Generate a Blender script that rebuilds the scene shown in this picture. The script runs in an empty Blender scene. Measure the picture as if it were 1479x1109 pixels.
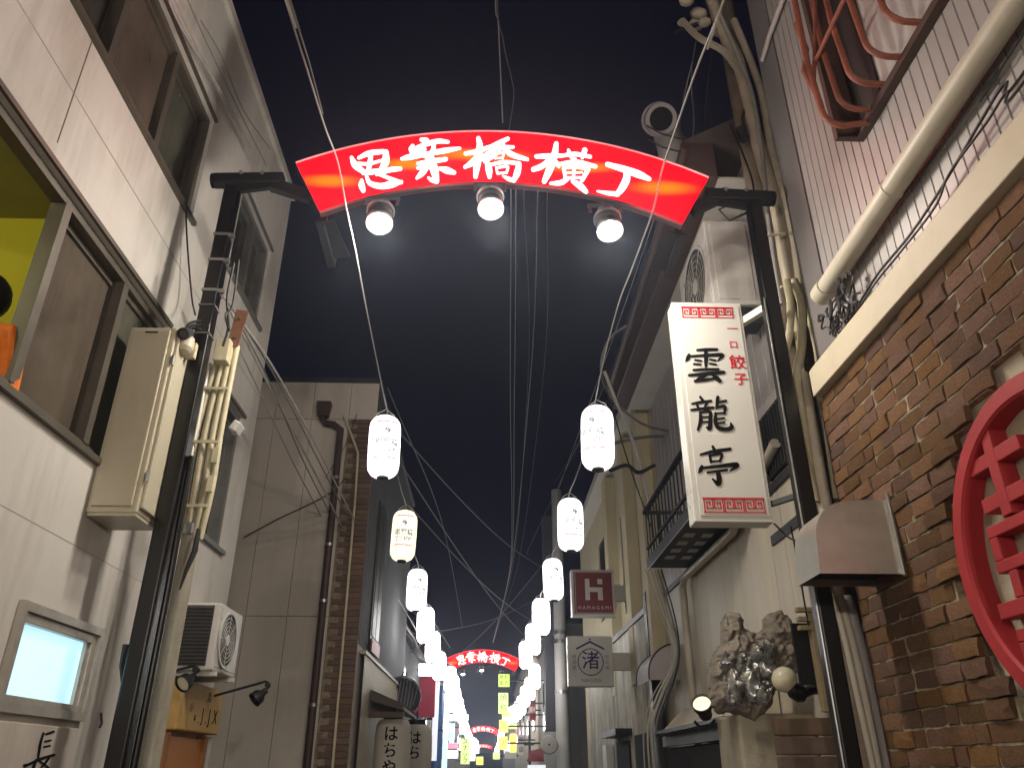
import bpy, math, random
import numpy as np
from mathutils import Vector, Matrix
random.seed(7)
R = math.radians
sc = bpy.context.scene
col = sc.collection

# ------------------------------------------------------------------ camera, sky, light, exposure
FPX, CX, CY, EYE = 1125.0, 739.5, 554.5, 1.6          # focal length and centre in photograph pixels, eye height
TH = math.atan((1112 - 554.5) / FPX)                  # upward pitch
PSI = math.atan(37.5 / math.hypot(FPX, 557.5))        # yaw to the right of the alley axis
cam = bpy.data.objects.new('camera', bpy.data.cameras.new('camera'))
col.objects.link(cam)
cam.location = (0, 0, EYE)
cam.rotation_euler = (R(90) + TH, 0, -PSI)
cam.data.sensor_width = 36
cam.data.lens = FPX / 1479 * 36
cam.data.clip_start, cam.data.clip_end = 0.05, 2000
sc.camera = cam

SUN_EL, SUN_ROT = R(-7.5), R(150)
w = bpy.data.worlds.new('World'); sc.world = w; w.use_nodes = True
nt = w.node_tree; nt.nodes.clear()
out = nt.nodes.new('ShaderNodeOutputWorld')
sky = nt.nodes.new('ShaderNodeTexSky'); sky.sky_type = 'NISHITA'; sky.sun_disc = False
sky.sun_elevation = R(-4.0); sky.sun_rotation = SUN_ROT
bg = nt.nodes.new('ShaderNodeBackground'); bg.inputs[1].default_value = 0.006
nt.links.new(sky.outputs[0], bg.inputs[0])
glow = nt.nodes.new('ShaderNodeBackground')           # the town's own glow on the night sky
glow.inputs[0].default_value = (0.36, 0.36, 1.0, 1); glow.inputs[1].default_value = 0.0042
add = nt.nodes.new('ShaderNodeAddShader')
nt.links.new(bg.outputs[0], add.inputs[0]); nt.links.new(glow.outputs[0], add.inputs[1])
nt.links.new(add.outputs[0], out.inputs[0])

moon = bpy.data.objects.new('moon', bpy.data.lights.new('moon', 'SUN'))
moon.data.energy = 0.003; moon.data.angle = R(0.5); moon.data.color = (0.8, 0.88, 1.0)
moon.rotation_euler = (R(40), 0, R(150)); col.objects.link(moon)

sc.view_settings.view_transform = 'Standard'
sc.view_settings.look = 'None'
sc.view_settings.exposure = 0.58
sc.view_settings.gamma = 1.0
sc.view_settings.use_curve_mapping = False
sc.cycles.use_denoising = True
sc.cycles.max_bounces = 5
sc.cycles.diffuse_bounces = 3
sc.cycles.glossy_bounces = 3
sc.cycles.transmission_bounces = 4
sc.cycles.sample_clamp_indirect = 4.0
sc.cycles.caustics_reflective = False
sc.cycles.caustics_refractive = False

# ------------------------------------------------------------------ reading points off the photograph onto known planes
_fw = Vector((math.sin(PSI) * math.cos(TH), math.cos(PSI) * math.cos(TH), math.sin(TH)))
_rt = Vector((math.cos(PSI), -math.sin(PSI), 0))
_up = _rt.cross(_fw)
_C = Vector((0, 0, EYE))
def _ray(u, v): return _fw + _rt * ((u - CX) / FPX) - _up * ((v - CY) / FPX)
def onx(u, v, x): d = _ray(u, v); return _C + d * (x / d.x)
def ony(u, v, y): d = _ray(u, v); return _C + d * (y / d.y)
def onz(u, v, z): d = _ray(u, v); return _C + d * ((z - EYE) / d.z)

# ------------------------------------------------------------------ mesh builder
class MB:
    def __init__(s): s.v, s.f = [], []
    def add(s, vs, fs):
        n = len(s.v); s.v += [tuple(p) for p in vs]; s.f += [tuple(i + n for i in f) for f in fs]; return s
    def quad(s, a, b, c, d): return s.add([a, b, c, d], [(0, 1, 2, 3)])
    def box(s, x0, x1, y0, y1, z0, z1):
        if x0 > x1: x0, x1 = x1, x0
        if y0 > y1: y0, y1 = y1, y0
        if z0 > z1: z0, z1 = z1, z0
        return s.add([(x0,y0,z0),(x1,y0,z0),(x1,y1,z0),(x0,y1,z0),(x0,y0,z1),(x1,y0,z1),(x1,y1,z1),(x0,y1,z1)],
                     [(0,3,2,1),(4,5,6,7),(0,1,5,4),(1,2,6,5),(2,3,7,6),(3,0,4,7)])
    def obox(s, c, size, m=None):
        m = m or Matrix.Identity(3); c = Vector(c)
        vs = [c + m @ Vector((sx*size[0]/2, sy*size[1]/2, sz*size[2]/2)) for sx, sy, sz in
              ((-1,-1,-1),(1,-1,-1),(1,1,-1),(-1,1,-1),(-1,-1,1),(1,-1,1),(1,1,1),(-1,1,1))]
        return s.add(vs, [(0,3,2,1),(4,5,6,7),(0,1,5,4),(1,2,6,5),(2,3,7,6),(3,0,4,7)])
    def bar(s, a, b, wx, wy, up=(0, 0, 1)):           # rectangular bar from a to b
        a, b = Vector(a), Vector(b); t = (b - a).normalized()
        up = Vector(up)
        if abs(t.dot(up)) > .98: up = Vector((0, 1, 0))
        r = t.cross(up).normalized(); u = r.cross(t)
        vs = [p + r*sx*wx/2 + u*sy*wy/2 for p in (a, b) for sx, sy in ((-1,-1),(1,-1),(1,1),(-1,1))]
        return s.add(vs, [(3,2,1,0),(4,5,6,7),(0,1,5,4),(1,2,6,5),(2,3,7,6),(3,0,4,7)])
    def tube(s, pts, r, n=8, caps=True):
        pts = [Vector(p) for p in pts]; m = len(pts)
        rs = r if isinstance(r, (list, tuple)) else [r] * m
        t0 = (pts[1] - pts[0]).normalized()
        u = t0.orthogonal().normalized(); vs = []
        for i, p in enumerate(pts):
            t = (pts[min(i+1, m-1)] - pts[max(i-1, 0)]).normalized()
            u = (u - t * u.dot(t)).normalized(); q = t.cross(u)
            for k in range(n):
                a = 2 * math.pi * k / n
                vs.append(p + (u * math.cos(a) + q * math.sin(a)) * rs[i])
        fs = [(i*n+k, i*n+(k+1) % n, (i+1)*n+(k+1) % n, (i+1)*n+k) for i in range(m-1) for k in range(n)]
        if caps: fs += [tuple(reversed(range(n))), tuple(range((m-1)*n, m*n))]
        return s.add(vs, fs)
    def lathe(s, prof, c=(0,0,0), ax=(0,0,1), n=20, closed=True):
        c, ax = Vector(c), Vector(ax).normalized(); u = ax.orthogonal().normalized(); q = ax.cross(u); vs = []
        for r, h in prof:
            for k in range(n):
                a = 2*math.pi*k/n; vs.append(c + ax*h + (u*math.cos(a) + q*math.sin(a))*r)
        m = len(prof)
        fs = [(i*n+k, i*n+(k+1) % n, (i+1)*n+(k+1) % n, (i+1)*n+k) for i in range(m-1) for k in range(n)]
        if closed: fs += [tuple(reversed(range(n))), tuple(range((m-1)*n, m*n))]
        return s.add(vs, fs)
    def prism(s, pts, d):                             # outline extruded along d
        pts = [Vector(p) for p in pts]; d = Vector(d); n = len(pts)
        return s.add(pts + [p + d for p in pts],
                     [tuple(reversed(range(n))), tuple(range(n, 2*n))] + [(i, (i+1) % n, n+(i+1) % n, n+i) for i in range(n)])
    def ball(s, c, r, n=14, m=9, sc_=(1,1,1)):
        c = Vector(c); vs = []
        for j in range(m+1):
            p = math.pi*j/m
            for k in range(n):
                a = 2*math.pi*k/n
                vs.append(c + Vector((r*sc_[0]*math.sin(p)*math.cos(a), r*sc_[1]*math.sin(p)*math.sin(a), r*sc_[2]*math.cos(p))))
        return s.add(vs, [(j*n+k, (j+1)*n+k, (j+1)*n+(k+1) % n, j*n+(k+1) % n) for j in range(m) for k in range(n)])
    def wall(s, axis, c, a0, a1, z0, z1, holes=(), depth=.1, inward=-1):
        """sheet on plane axis=c with rectangular openings (a0,a1,z0,z1) and reveals going depth*inward"""
        A = sorted({a0, a1} | {x for h in holes for x in h[:2]}); Zs = sorted({z0, z1} | {x for h in holes for x in h[2:]})
        A = [a for a in A if a0 <= a <= a1]; Zs = [z for z in Zs if z0 <= z <= z1]
        P = (lambda a, z, o=0: (c + o, a, z)) if axis == 'x' else (lambda a, z, o=0: (a, c + o, z))
        for i in range(len(A)-1):
            for j in range(len(Zs)-1):
                am, zm = (A[i]+A[i+1])/2, (Zs[j]+Zs[j+1])/2
                if any(h[0] < am < h[1] and h[2] < zm < h[3] for h in holes): continue
                s.quad(P(A[i],Zs[j]), P(A[i+1],Zs[j]), P(A[i+1],Zs[j+1]), P(A[i],Zs[j+1]))
        d = depth * inward
        for h in holes:
            b = [(h[0],h[2]),(h[1],h[2]),(h[1],h[3]),(h[0],h[3])]
            for k in range(4):
                p, q = b[k], b[(k+1) % 4]; s.quad(P(*p), P(*q), P(*q, d), P(*p, d))
        return s
    def build(s, name, mat, parent=None, smooth=False, bevel=0, seg=2, o=None):
        off = Vector(parent['_o']) if parent is not None and '_o' in parent else Vector((0,0,0))
        if o is not None: off = Vector(o)
        me = bpy.data.meshes.new(name)
        me.from_pydata([tuple(Vector(p) - off) for p in s.v], [], s.f)
        if smooth:
            me.polygons.foreach_set('use_smooth', [True]*len(me.polygons))
            if hasattr(me, 'set_sharp_from_angle'): me.set_sharp_from_angle(angle=R(38))
        me.update()
        ob = bpy.data.objects.new(name, me); col.objects.link(ob)
        if mat: me.materials.append(mat)
        if parent is not None: ob.parent = parent; ob['_o'] = tuple(off)
        elif o is not None: ob.location = off; ob['_o'] = tuple(off)
        else: ob['_o'] = (0., 0., 0.)
        if bevel:
            bm = ob.modifiers.new('bevel', 'BEVEL'); bm.width = bevel; bm.segments = seg; bm.limit_method = 'ANGLE'; bm.angle_limit = R(40)
        return ob

def tag(o, label=None, cat=None, group=None, kind=None):
    if label: o['label'] = label
    if cat: o['category'] = cat
    if group: o['group'] = group
    if kind: o['kind'] = kind
    return o
def thing(name, label, cat, loc=(0,0,0), group=None):
    e = bpy.data.objects.new(name, None); col.objects.link(e); e.location = loc; e.empty_display_size = .1
    e['_o'] = tuple(float(x) for x in loc)
    return tag(e, label, cat, group)
def kids(o): return [c for c in allobs if c.parent == o]
def copy_tree(o, parent=None, childmap=None):
    c = o.copy(); col.objects.link(c)
    if parent is not None: c.parent = parent
    for ch in childmap.get(o.name, ()): copy_tree(ch, c, childmap)
    return c
def child_map():
    m = {}
    for x in list(bpy.data.objects):
        if x.parent: m.setdefault(x.parent.name, []).append(x)
    return m

# ------------------------------------------------------------------ materials
def mat(name, c, rough=.6, metal=0., var=.18, scale=3., streak=0., stain=None, stain_amt=.5, bump=0., bscale=60., rand=0., spec=.4, trans=0., tint=None):
    m = bpy.data.materials.new(name); m.use_nodes = True; n = m.node_tree.nodes; L = m.node_tree.links
    b = n['Principled BSDF']; b.inputs['Roughness'].default_value = rough; b.inputs['Metallic'].default_value = metal
    b.inputs['Specular IOR Level'].default_value = spec
    if trans: b.inputs['Transmission Weight'].default_value = trans
    tc = n.new('ShaderNodeTexCoord'); mp = n.new('ShaderNodeMapping'); L.new(tc.outputs['Object'], mp.inputs[0])
    mp.inputs['Location'].default_value = (random.random()*9, random.random()*9, random.random()*9)
    nz = n.new('ShaderNodeTexNoise'); nz.inputs['Scale'].default_value = scale; nz.inputs['Detail'].default_value = 8; nz.inputs['Roughness'].default_value = .62
    L.new(mp.outputs[0], nz.inputs[0])
    rp = n.new('ShaderNodeMapRange'); rp.inputs[1].default_value = .3; rp.inputs[2].default_value = .7
    L.new(nz.outputs['Fac'], rp.inputs[0])
    mx = n.new('ShaderNodeMix'); mx.data_type = 'RGBA'
    t = tint or (1, 1, 1)
    mx.inputs[6].default_value = (c[0]*(1-var), c[1]*(1-var), c[2]*(1-var), 1)
    mx.inputs[7].default_value = (min(1, c[0]*(1+var*.6)*t[0]), min(1, c[1]*(1+var*.6)*t[1]), min(1, c[2]*(1+var*.6)*t[2]), 1)
    L.new(rp.outputs[0], mx.inputs[0]); cur = mx.outputs[2]
    if stain:
        m2 = n.new('ShaderNodeMapping'); L.new(tc.outputs['Object'], m2.inputs[0])
        k = streak if streak else 1.
        m2.inputs['Scale'].default_value = (1, 1, 1/k if k > 1 else 1)
        n2 = n.new('ShaderNodeTexNoise'); n2.inputs['Scale'].default_value = scale*(2.2 if streak else 1.3); n2.inputs['Detail'].default_value = 10; n2.inputs['Roughness'].default_value = .7
        L.new(m2.outputs[0], n2.inputs[0])
        r2 = n.new('ShaderNodeMapRange'); r2.inputs[1].default_value = .46; r2.inputs[2].default_value = .72; r2.inputs[4].default_value = stain_amt
        L.new(n2.outputs['Fac'], r2.inputs[0])
        x2 = n.new('ShaderNodeMix'); x2.data_type = 'RGBA'; x2.inputs[7].default_value = (*stain, 1)
        L.new(cur, x2.inputs[6]); L.new(r2.outputs[0], x2.inputs[0]); cur = x2.outputs[2]
    if rand:
        oi = n.new('ShaderNodeObjectInfo'); hs = n.new('ShaderNodeHueSaturation')
        a = n.new('ShaderNodeMapRange'); a.inputs[3].default_value = 1-rand; a.inputs[4].default_value = 1+rand*.7; L.new(oi.outputs['Random'], a.inputs[0])
        L.new(a.outputs[0], hs.inputs['Value']); L.new(cur, hs.inputs['Color'])
        w2 = n.new('ShaderNodeTexWhiteNoise'); w2.noise_dimensions = '1D'; L.new(oi.outputs['Random'], w2.inputs['W'])
        a2 = n.new('ShaderNodeMapRange'); a2.inputs[3].default_value = .494; a2.inputs[4].default_value = .517; L.new(w2.outputs['Value'], a2.inputs[0])
        L.new(a2.outputs[0], hs.inputs['Hue'])
        a3 = n.new('ShaderNodeMapRange'); a3.inputs[3].default_value = .82; a3.inputs[4].default_value = 1.15; L.new(w2.outputs['Value'], a3.inputs[0])
        L.new(a3.outputs[0], hs.inputs['Saturation']); cur = hs.outputs[0]
    L.new(cur, b.inputs['Base Color'])
    rr = n.new('ShaderNodeMapRange'); rr.inputs[3].default_value = max(.03, rough-.1); rr.inputs[4].default_value = min(1, rough+.12)
    L.new(nz.outputs['Fac'], rr.inputs[0]); L.new(rr.outputs[0], b.inputs['Roughness'])
    if bump:
        nb = n.new('ShaderNodeTexNoise'); nb.inputs['Scale'].default_value = bscale; nb.inputs['Detail'].default_value = 5
        L.new(tc.outputs['Object'], nb.inputs[0])
        bp = n.new('ShaderNodeBump'); bp.inputs['Strength'].default_value = bump; bp.inputs['Distance'].default_value = .01
        L.new(nb.outputs['Fac'], bp.inputs['Height']); L.new(bp.outputs[0], b.inputs['Normal'])
    return m
def emit(name, c, s, base=(.6,.6,.6), var=0.):
    m = bpy.data.materials.new(name); m.use_nodes = True; b = m.node_tree.nodes['Principled BSDF']
    b.inputs['Base Color'].default_value = (*base, 1); b.inputs['Roughness'].default_value = .4
    b.inputs['Emission Color'].default_value = (*c, 1); b.inputs['Emission Strength'].default_value = s
    if var:
        n, L = m.node_tree.nodes, m.node_tree.links
        tc = n.new('ShaderNodeTexCoord'); nz = n.new('ShaderNodeTexNoise'); nz.inputs['Scale'].default_value = 3.; L.new(tc.outputs['Object'], nz.inputs[0])
        r = n.new('ShaderNodeMapRange'); r.inputs[3].default_value = s*(1-var); r.inputs[4].default_value = s*(1+var)
        L.new(nz.outputs['Fac'], r.inputs[0]); L.new(r.outputs[0], b.inputs['Emission Strength'])
    return m

M = dict(
    white_wall=mat('painted_white_wall', (.63,.60,.56), .75, var=.07, scale=1.3, streak=6, stain=(.36,.32,.27), stain_amt=.7, bump=.12, bscale=140),
    seam=mat('dark_seam', (.16,.14,.12), .8),
    win_frame=mat('bronze_window_frame', (.12,.105,.085), .45, .3, scale=6),
    grey_frame=mat('grey_window_frame', (.2,.2,.19), .45, .3, scale=6),
    alu=mat('aluminium_frame', (.5,.46,.41), .42, .55, var=.12, scale=8, stain=(.25,.22,.19), stain_amt=.4),
    glass_brown=mat('curtained_glass', (.135,.11,.085), .2, var=.3, scale=1.6, streak=9, stain=(.06,.045,.035), stain_amt=.8, spec=.8),
    glass_rough=mat('rough_dark_glass', (.05,.05,.05), .45, var=.2, scale=3),
    glass_dark=mat('dark_glass', (.055,.052,.045), .12, var=.3, scale=1.5, spec=.8),
    glass_olive=mat('olive_glass', (.12,.115,.085), .18, var=.3, scale=1.6, streak=9, stain=(.04,.04,.03), stain_amt=.8, spec=.8),
    room=mat('yellow_room_paint', (.55,.50,.02), .7, var=.08),
    orange=mat('orange_cloth', (.8,.2,.02), .8, var=.15, scale=20),
    skin=mat('skin', (.5,.3,.2), .6, var=.08),
    hair=mat('black_hair', (.015,.013,.012), .45, var=.3, scale=30),
    black_paint=mat('black_gloss_paint', (.004,.004,.0045), .3, var=.15, scale=3, spec=.5),
    black_steel=mat('black_matt_steel', (.009,.009,.010), .5, var=.3, scale=7),
    dark_steel=mat('dark_grey_steel', (.05,.05,.055), .5, .3, var=.3, scale=7),
    strap=mat('steel_strap', (.42,.42,.42), .35, .9, var=.2, scale=20),
    conc=mat('concrete_pole', (.37,.34,.27), .85, var=.2, scale=7, streak=6, stain=(.2,.18,.14), stain_amt=.5, bump=.2, bscale=120),
    cream=mat('cream_plastic', (.62,.56,.38), .5, var=.12, scale=6, stain=(.35,.3,.2), stain_amt=.35),
    beige_box=mat('beige_enamel', (.55,.50,.38), .42, var=.06, scale=3, streak=4, stain=(.38,.33,.24), stain_amt=.3),
    brown_rust=mat('brown_rust', (.2,.09,.05), .75, var=.35, scale=14),
    red_rust=mat('red_oxide_steel', (.27,.085,.055), .55, var=.3, scale=12, stain=(.13,.05,.035), stain_amt=.6),
    facade=mat('beige_panel', (.64,.58,.51), .7, var=.07, scale=1.6, streak=6, stain=(.42,.36,.30), stain_amt=.55, bump=.06, bscale=90),
    quoin=mat('brown_clinker', (.15,.085,.065), .7, var=.25, scale=14, rand=.3, bump=.2, bscale=90),
    cream_wall=mat('cream_render', (.56,.49,.33), .8, var=.07, scale=2, streak=6, stain=(.36,.3,.2), stain_amt=.4, bump=.1, bscale=120),
    corr=mat('corrugated_steel', (.385,.36,.355), .45, .25, var=.08, scale=2, streak=5, stain=(.3,.27,.24), stain_amt=.35),
    corr_cream=mat('corrugated_cream', (.48,.42,.30), .5, .1, var=.1, scale=3, streak=6, stain=(.3,.25,.17), stain_amt=.4),
    fibre=mat('corrugated_plastic', (.62,.59,.5), .3, var=.3, scale=2.4, streak=10, stain=(.10,.09,.08), stain_amt=.92),
    siding=mat('beige_siding', (.60,.53,.42), .55, var=.05, scale=2.2, streak=7, stain=(.33,.28,.22), stain_amt=.35, rand=.05),
    ledge=mat('cream_ledge', (.56,.49,.37), .6, var=.06, scale=4, stain=(.42,.34,.22), stain_amt=.35),
    pale_pipe=mat('pale_conduit', (.64,.56,.44), .5, var=.15, scale=6, stain=(.36,.3,.22), stain_amt=.5),
    pipe=mat('cream_pipe', (.50,.455,.37), .45, var=.1, scale=4, stain=(.36,.3,.22), stain_amt=.4),
    pinkpipe=mat('grey_pipe', (.42,.38,.37), .5, var=.1, scale=4),
    brick=mat('red_brick', (.245,.12,.07), .9, var=.34, scale=11, stain=(.06,.048,.036), stain_amt=.65, rand=.38, bump=1., bscale=75, tint=(1.1,1.05,.9)),
    mortar=mat('mortar', (.32,.27,.19), .95, var=.35, scale=24, stain=(.08,.065,.05), stain_amt=.8, bump=.6, bscale=90),
    plaster=mat('grey_plaster', (.39,.35,.27), .9, var=.1, scale=3, stain=(.24,.2,.14), stain_amt=.4, bump=.35, bscale=60),
    red_paint=mat('red_gloss_paint', (.36,.022,.028), .6, var=.14, scale=5, stain=(.32,.02,.02), stain_amt=.35),
    stainless=mat('stainless_steel', (.58,.55,.50), .36, .85, var=.08, scale=6, stain=(.3,.27,.22), stain_amt=.3),
    dark_void=mat('dark_void', (.01,.01,.01), .9),
    white_enamel=mat('white_enamel', (.62,.60,.57), .45, var=.05, scale=4, stain=(.42,.38,.33), stain_amt=.3),
    ac_grey=mat('ac_fins', (.09,.085,.08), .55, .3, var=.2, scale=10),
    soffit=mat('white_soffit', (.55,.52,.47), .8, var=.06, scale=2, stain=(.38,.34,.3), stain_amt=.35),
    fascia=mat('brown_fascia', (.075,.045,.038), .5, var=.2, scale=4),
    sign_white=mat('white_acrylic', (.66,.645,.60), .3, var=.03, scale=3, spec=.5),
    ink=mat('black_ink', (.006,.006,.006), .85, var=.1, spec=.15),
    ink_red=mat('red_ink', (.58,.02,.035), .5, var=.1),
    ink_navy=mat('navy_ink', (.03,.02,.13), .5, var=.1),
    ink_grey=mat('grey_ink', (.2,.18,.17), .6, var=.1),
    maroon=mat('maroon_panel', (.22,.03,.035), .4, var=.06, scale=3),
    pale=mat('pale_lettering', (.72,.7,.66), .5, var=.05),
    wood_sign=mat('yellow_wood', (.52,.33,.11), .6, var=.14, scale=5, streak=.2),
    wood=mat('orange_wood', (.30,.12,.035), .5, var=.25, scale=6, streak=8, stain=(.16,.06,.02), stain_amt=.5),
    wood_dark=mat('brown_slat_wood', (.13,.085,.06), .6, var=.25, scale=8, rand=.15),
    frame_wood=mat('pale_frame_wood', (.42,.33,.2), .6, var=.15, scale=7),
    carving=mat('weathered_bronze_wood', (.24,.205,.165), .6, .1, var=.35, scale=9, stain=(.10,.09,.085), stain_amt=.7, bump=.4, bscale=26),
    silver=mat('tarnished_silver', (.40,.40,.39), .26, .75, var=.4, scale=14, stain=(.08,.08,.08), stain_amt=.7),
    globe=mat('opal_glass', (.72,.67,.5), .25, var=.05),
    wire=mat('pale_cable', (.40,.38,.36), .6, var=.15, scale=9),
    wire_dark=mat('black_cable', (.022,.02,.02), .55, var=.2, scale=9),
    wire_grey=mat('grey_cable', (.17,.165,.16), .6, var=.2, scale=9),
    asphalt=mat('asphalt', (.052,.05,.048), .75, var=.25, scale=30, bump=.3, bscale=200),
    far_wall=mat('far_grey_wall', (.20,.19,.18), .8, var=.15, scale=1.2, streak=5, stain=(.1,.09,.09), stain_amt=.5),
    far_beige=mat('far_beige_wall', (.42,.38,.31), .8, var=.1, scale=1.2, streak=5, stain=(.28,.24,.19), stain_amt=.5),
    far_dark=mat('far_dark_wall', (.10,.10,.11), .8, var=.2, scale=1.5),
    red_banner=mat('red_banner', (.4,.03,.06), .7, var=.1),
    blue_pole=mat('blue_cover', (.07,.11,.26), .6, var=.1),
    pink=mat('pink_sticker', (.6,.22,.3), .5, var=.1),
    paper=mat('lantern_paper', (.62,.58,.5), .7, var=.06, scale=8),
    jade=mat('brown_roof_sheet', (.1,.08,.07), .6, var=.2),
)
E = dict(
    lantern=emit('lantern_paper_lit', (1,.985,.96), 11.0, (.8,.8,.78)),
    lantern_near=emit('lantern_paper_near', (1,.99,.965), 1.7, (.8,.8,.78)),
    window_bright=emit('lit_window_glass', (.46,.76,.85), .8, (.5,.6,.62), .12),
    lantern_dim=emit('lantern_paper_dim', (1,.93,.66), .95, (.7,.68,.6), .15),
    lens=emit('lamp_lens', (1,.97,.86), 26.0),
    white=emit('lit_white_acrylic', (1,1,1), 3.2),
    sign_text=emit('lit_white_letter', (1,.97,.97), 1.3),
    edge=emit('lit_sign_edge', (1,.10,.13), .5),
    window=emit('lit_window_pane', (.50,.79,.86), .95, (.5,.6,.62), .12),
    cyan=emit('lit_cyan_sign', (.35,.85,1), 1.3),
    yellow=emit('lit_yellow_sign', (.62,.95,.0), .8),
    yellow2=emit('lit_warm_yellow_sign', (.85,.85,.02), .85),
    green=emit('lit_green_sign', (.55,.75,.15), .9),
    pinkl=emit('lit_pink_sign', (1,.12,.25), 1.1),
    redl=emit('lit_red_letter', (.9,.02,.02), .9),
    orange=emit('glowing_door_leaf', (.8,.28,.04), .03, (.3,.12,.04), .4),
    lam=emit('small_lamp_face', (1,.74,.45), .7),
    mark=emit('lantern_mark', (.3,.3,.33), .45, (.1,.1,.1)),
    mark_red=emit('lantern_red_band', (.95,.30,.28), .6, (.5,.05,.05)),
    backface=emit('dim_red_acrylic', (1,.03,.04), .16, (.5,.02,.02)),
    softwhite=emit('soft_lit_panel', (.9,.92,1), .55),
)
def arch_face(name, spots):
    """red acrylic lit from behind by three tubes: hot spots glow orange"""
    m = bpy.data.materials.new(name); m.use_nodes = True; n, L = m.node_tree.nodes, m.node_tree.links
    b = n['Principled BSDF']; b.inputs['Base Color'].default_value = (.25,.0,.004,1); b.inputs['Roughness'].default_value = .35
    tc = n.new('ShaderNodeTexCoord'); acc = None
    for x, z, sx, sz in spots:
        mp = n.new('ShaderNodeMapping'); mp.vector_type = 'POINT'; L.new(tc.outputs['Object'], mp.inputs[0])
        mp.inputs['Location'].default_value = (-x/sx, 0, -z/sz); mp.inputs['Scale'].default_value = (1/sx, 0, 1/sz)
        ln = n.new('ShaderNodeVectorMath'); ln.operation = 'LENGTH'; L.new(mp.outputs[0], ln.inputs[0])
        r = n.new('ShaderNodeMapRange'); r.interpolation_type = 'SMOOTHSTEP'; r.inputs[1].default_value = 1.35; r.inputs[2].default_value = .15; L.new(ln.outputs['Value'], r.inputs[0])
        if acc is None: acc = r.outputs[0]
        else:
            a = n.new('ShaderNodeMath'); a.operation = 'MAXIMUM'; L.new(acc, a.inputs[0]); L.new(r.outputs[0], a.inputs[1]); acc = a.outputs[0]
    mx = n.new('ShaderNodeMix'); mx.data_type = 'RGBA'; mx.inputs[6].default_value = (1,.0,.004,1); b.inputs['Specular IOR Level'].default_value = .05; mx.inputs[7].default_value = (1,.085,.0,1)
    L.new(acc, mx.inputs[0]); L.new(mx.outputs[2], b.inputs['Emission Color']); b.inputs['Emission Strength'].default_value = 2.4
    return m

# ------------------------------------------------------------------ text and brush strokes
def text_geo(body, size=1., offset=0., extrude=.0):
    cu = bpy.data.curves.new('tmp', 'FONT'); cu.body = body; cu.size = size; cu.offset = offset; cu.extrude = extrude
    cu.align_x = 'CENTER'; cu.align_y = 'CENTER'; cu.resolution_u = 3
    ob = bpy.data.objects.new('tmp', cu); col.objects.link(ob)
    dg = bpy.context.evaluated_depsgraph_get(); dg.update()
    me = bpy.data.meshes.new_from_object(ob.evaluated_get(dg))
    vs = [tuple(v.co) for v in me.vertices]; fs = [tuple(p.vertices) for p in me.polygons]
    bpy.data.objects.remove(ob); bpy.data.curves.remove(cu); bpy.data.meshes.remove(me)
    return vs, fs
def text_on(mb, body, o, r, u, size, sx=1., offset=0., extrude=.0015):
    vs, fs = text_geo(body, 1., offset, extrude/size)
    r, u, o = Vector(r).normalized(), Vector(u).normalized(), Vector(o); n = r.cross(u)
    return mb.add([o + r*(x*size*sx) + u*(y*size) + n*(z*size) for x, y, z in vs], fs)
def stroke2d(pts, k=7):
    P = [np.array(p, float) for p in pts]
    P = [2*P[0]-P[1]] + P + [2*P[-1]-P[-2]]; S = []
    for i in range(1, len(P)-2):
        for t in np.linspace(0, 1, k, endpoint=False):
            a, b, c, d = P[i-1], P[i], P[i+1], P[i+2]
            S.append(.5*((2*b)+(c-a)*t+(2*a-5*b+4*c-d)*t*t+(3*b-a-3*c+d)*t**3))
    S.append(P[-2]); return S
def brush(mb, pts, tf, dz, thick, idx):
    """pts: (x, y, width) on the picture of the sign; tf maps (x, y) to the sign plane; round-ended brush stroke as a thin prism"""
    pts = [list(p) for p in pts]
    if len(pts) > 1: pts[-1][2] *= .72; pts[0][2] *= .86
    S = stroke2d(pts); n = len(S); left, right = [], []
    for i, s in enumerate(S):
        a, b = S[max(0, i-1)][:2], S[min(n-1, i+1)][:2]; t = b-a; t = t/(np.linalg.norm(t)+1e-9); q = np.array((-t[1], t[0]))
        left.append(s[:2]+q*s[2]/2); right.append(s[:2]-q*s[2]/2)
    def cap(s, t, q):
        return [s[:2]+(q*math.cos(a)+t*math.sin(a))*s[2]/2 for a in np.linspace(0, math.pi, 7)[1:-1]]
    t1 = S[-1][:2]-S[-2][:2]; t1 /= np.linalg.norm(t1)+1e-9; t0 = S[0][:2]-S[1][:2]; t0 /= np.linalg.norm(t0)+1e-9
    c1 = cap(S[-1], t1, np.array((-t1[1], t1[0]))); c0 = cap(S[0], t0, np.array((-t0[1], t0[0])))
    d = Vector(dz)
    def emitp(poly):
        pts3 = [tf(*p) + d*(thick+idx*.00015) for p in poly]; back = [p - d*(thick*.9) for p in pts3]
        m = len(pts3); mb.add(pts3+back, [tuple(range(m))]+[(i, m+i, m+(i+1) % m, (i+1) % m) for i in range(m)])
    for i in range(n-1): emitp([left[i], left[i+1], right[i+1], right[i]])
    emitp([left[-1]]+c1+[right[-1]]); emitp([right[0]]+c0+[left[0]])
# ================================================================== GROUND
tag(MB().quad((-60,-30,0),(60,-30,0),(60,400,0),(-60,400,0)).build('ground', M['asphalt']), kind='structure')
tag(MB().box(-1.65,1.65,-12,140,.004,.012).build('alley_pavement', mat('alley_paving', (.14,.13,.12), .6, var=.2, scale=3, bump=.2)), kind='structure')

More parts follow.
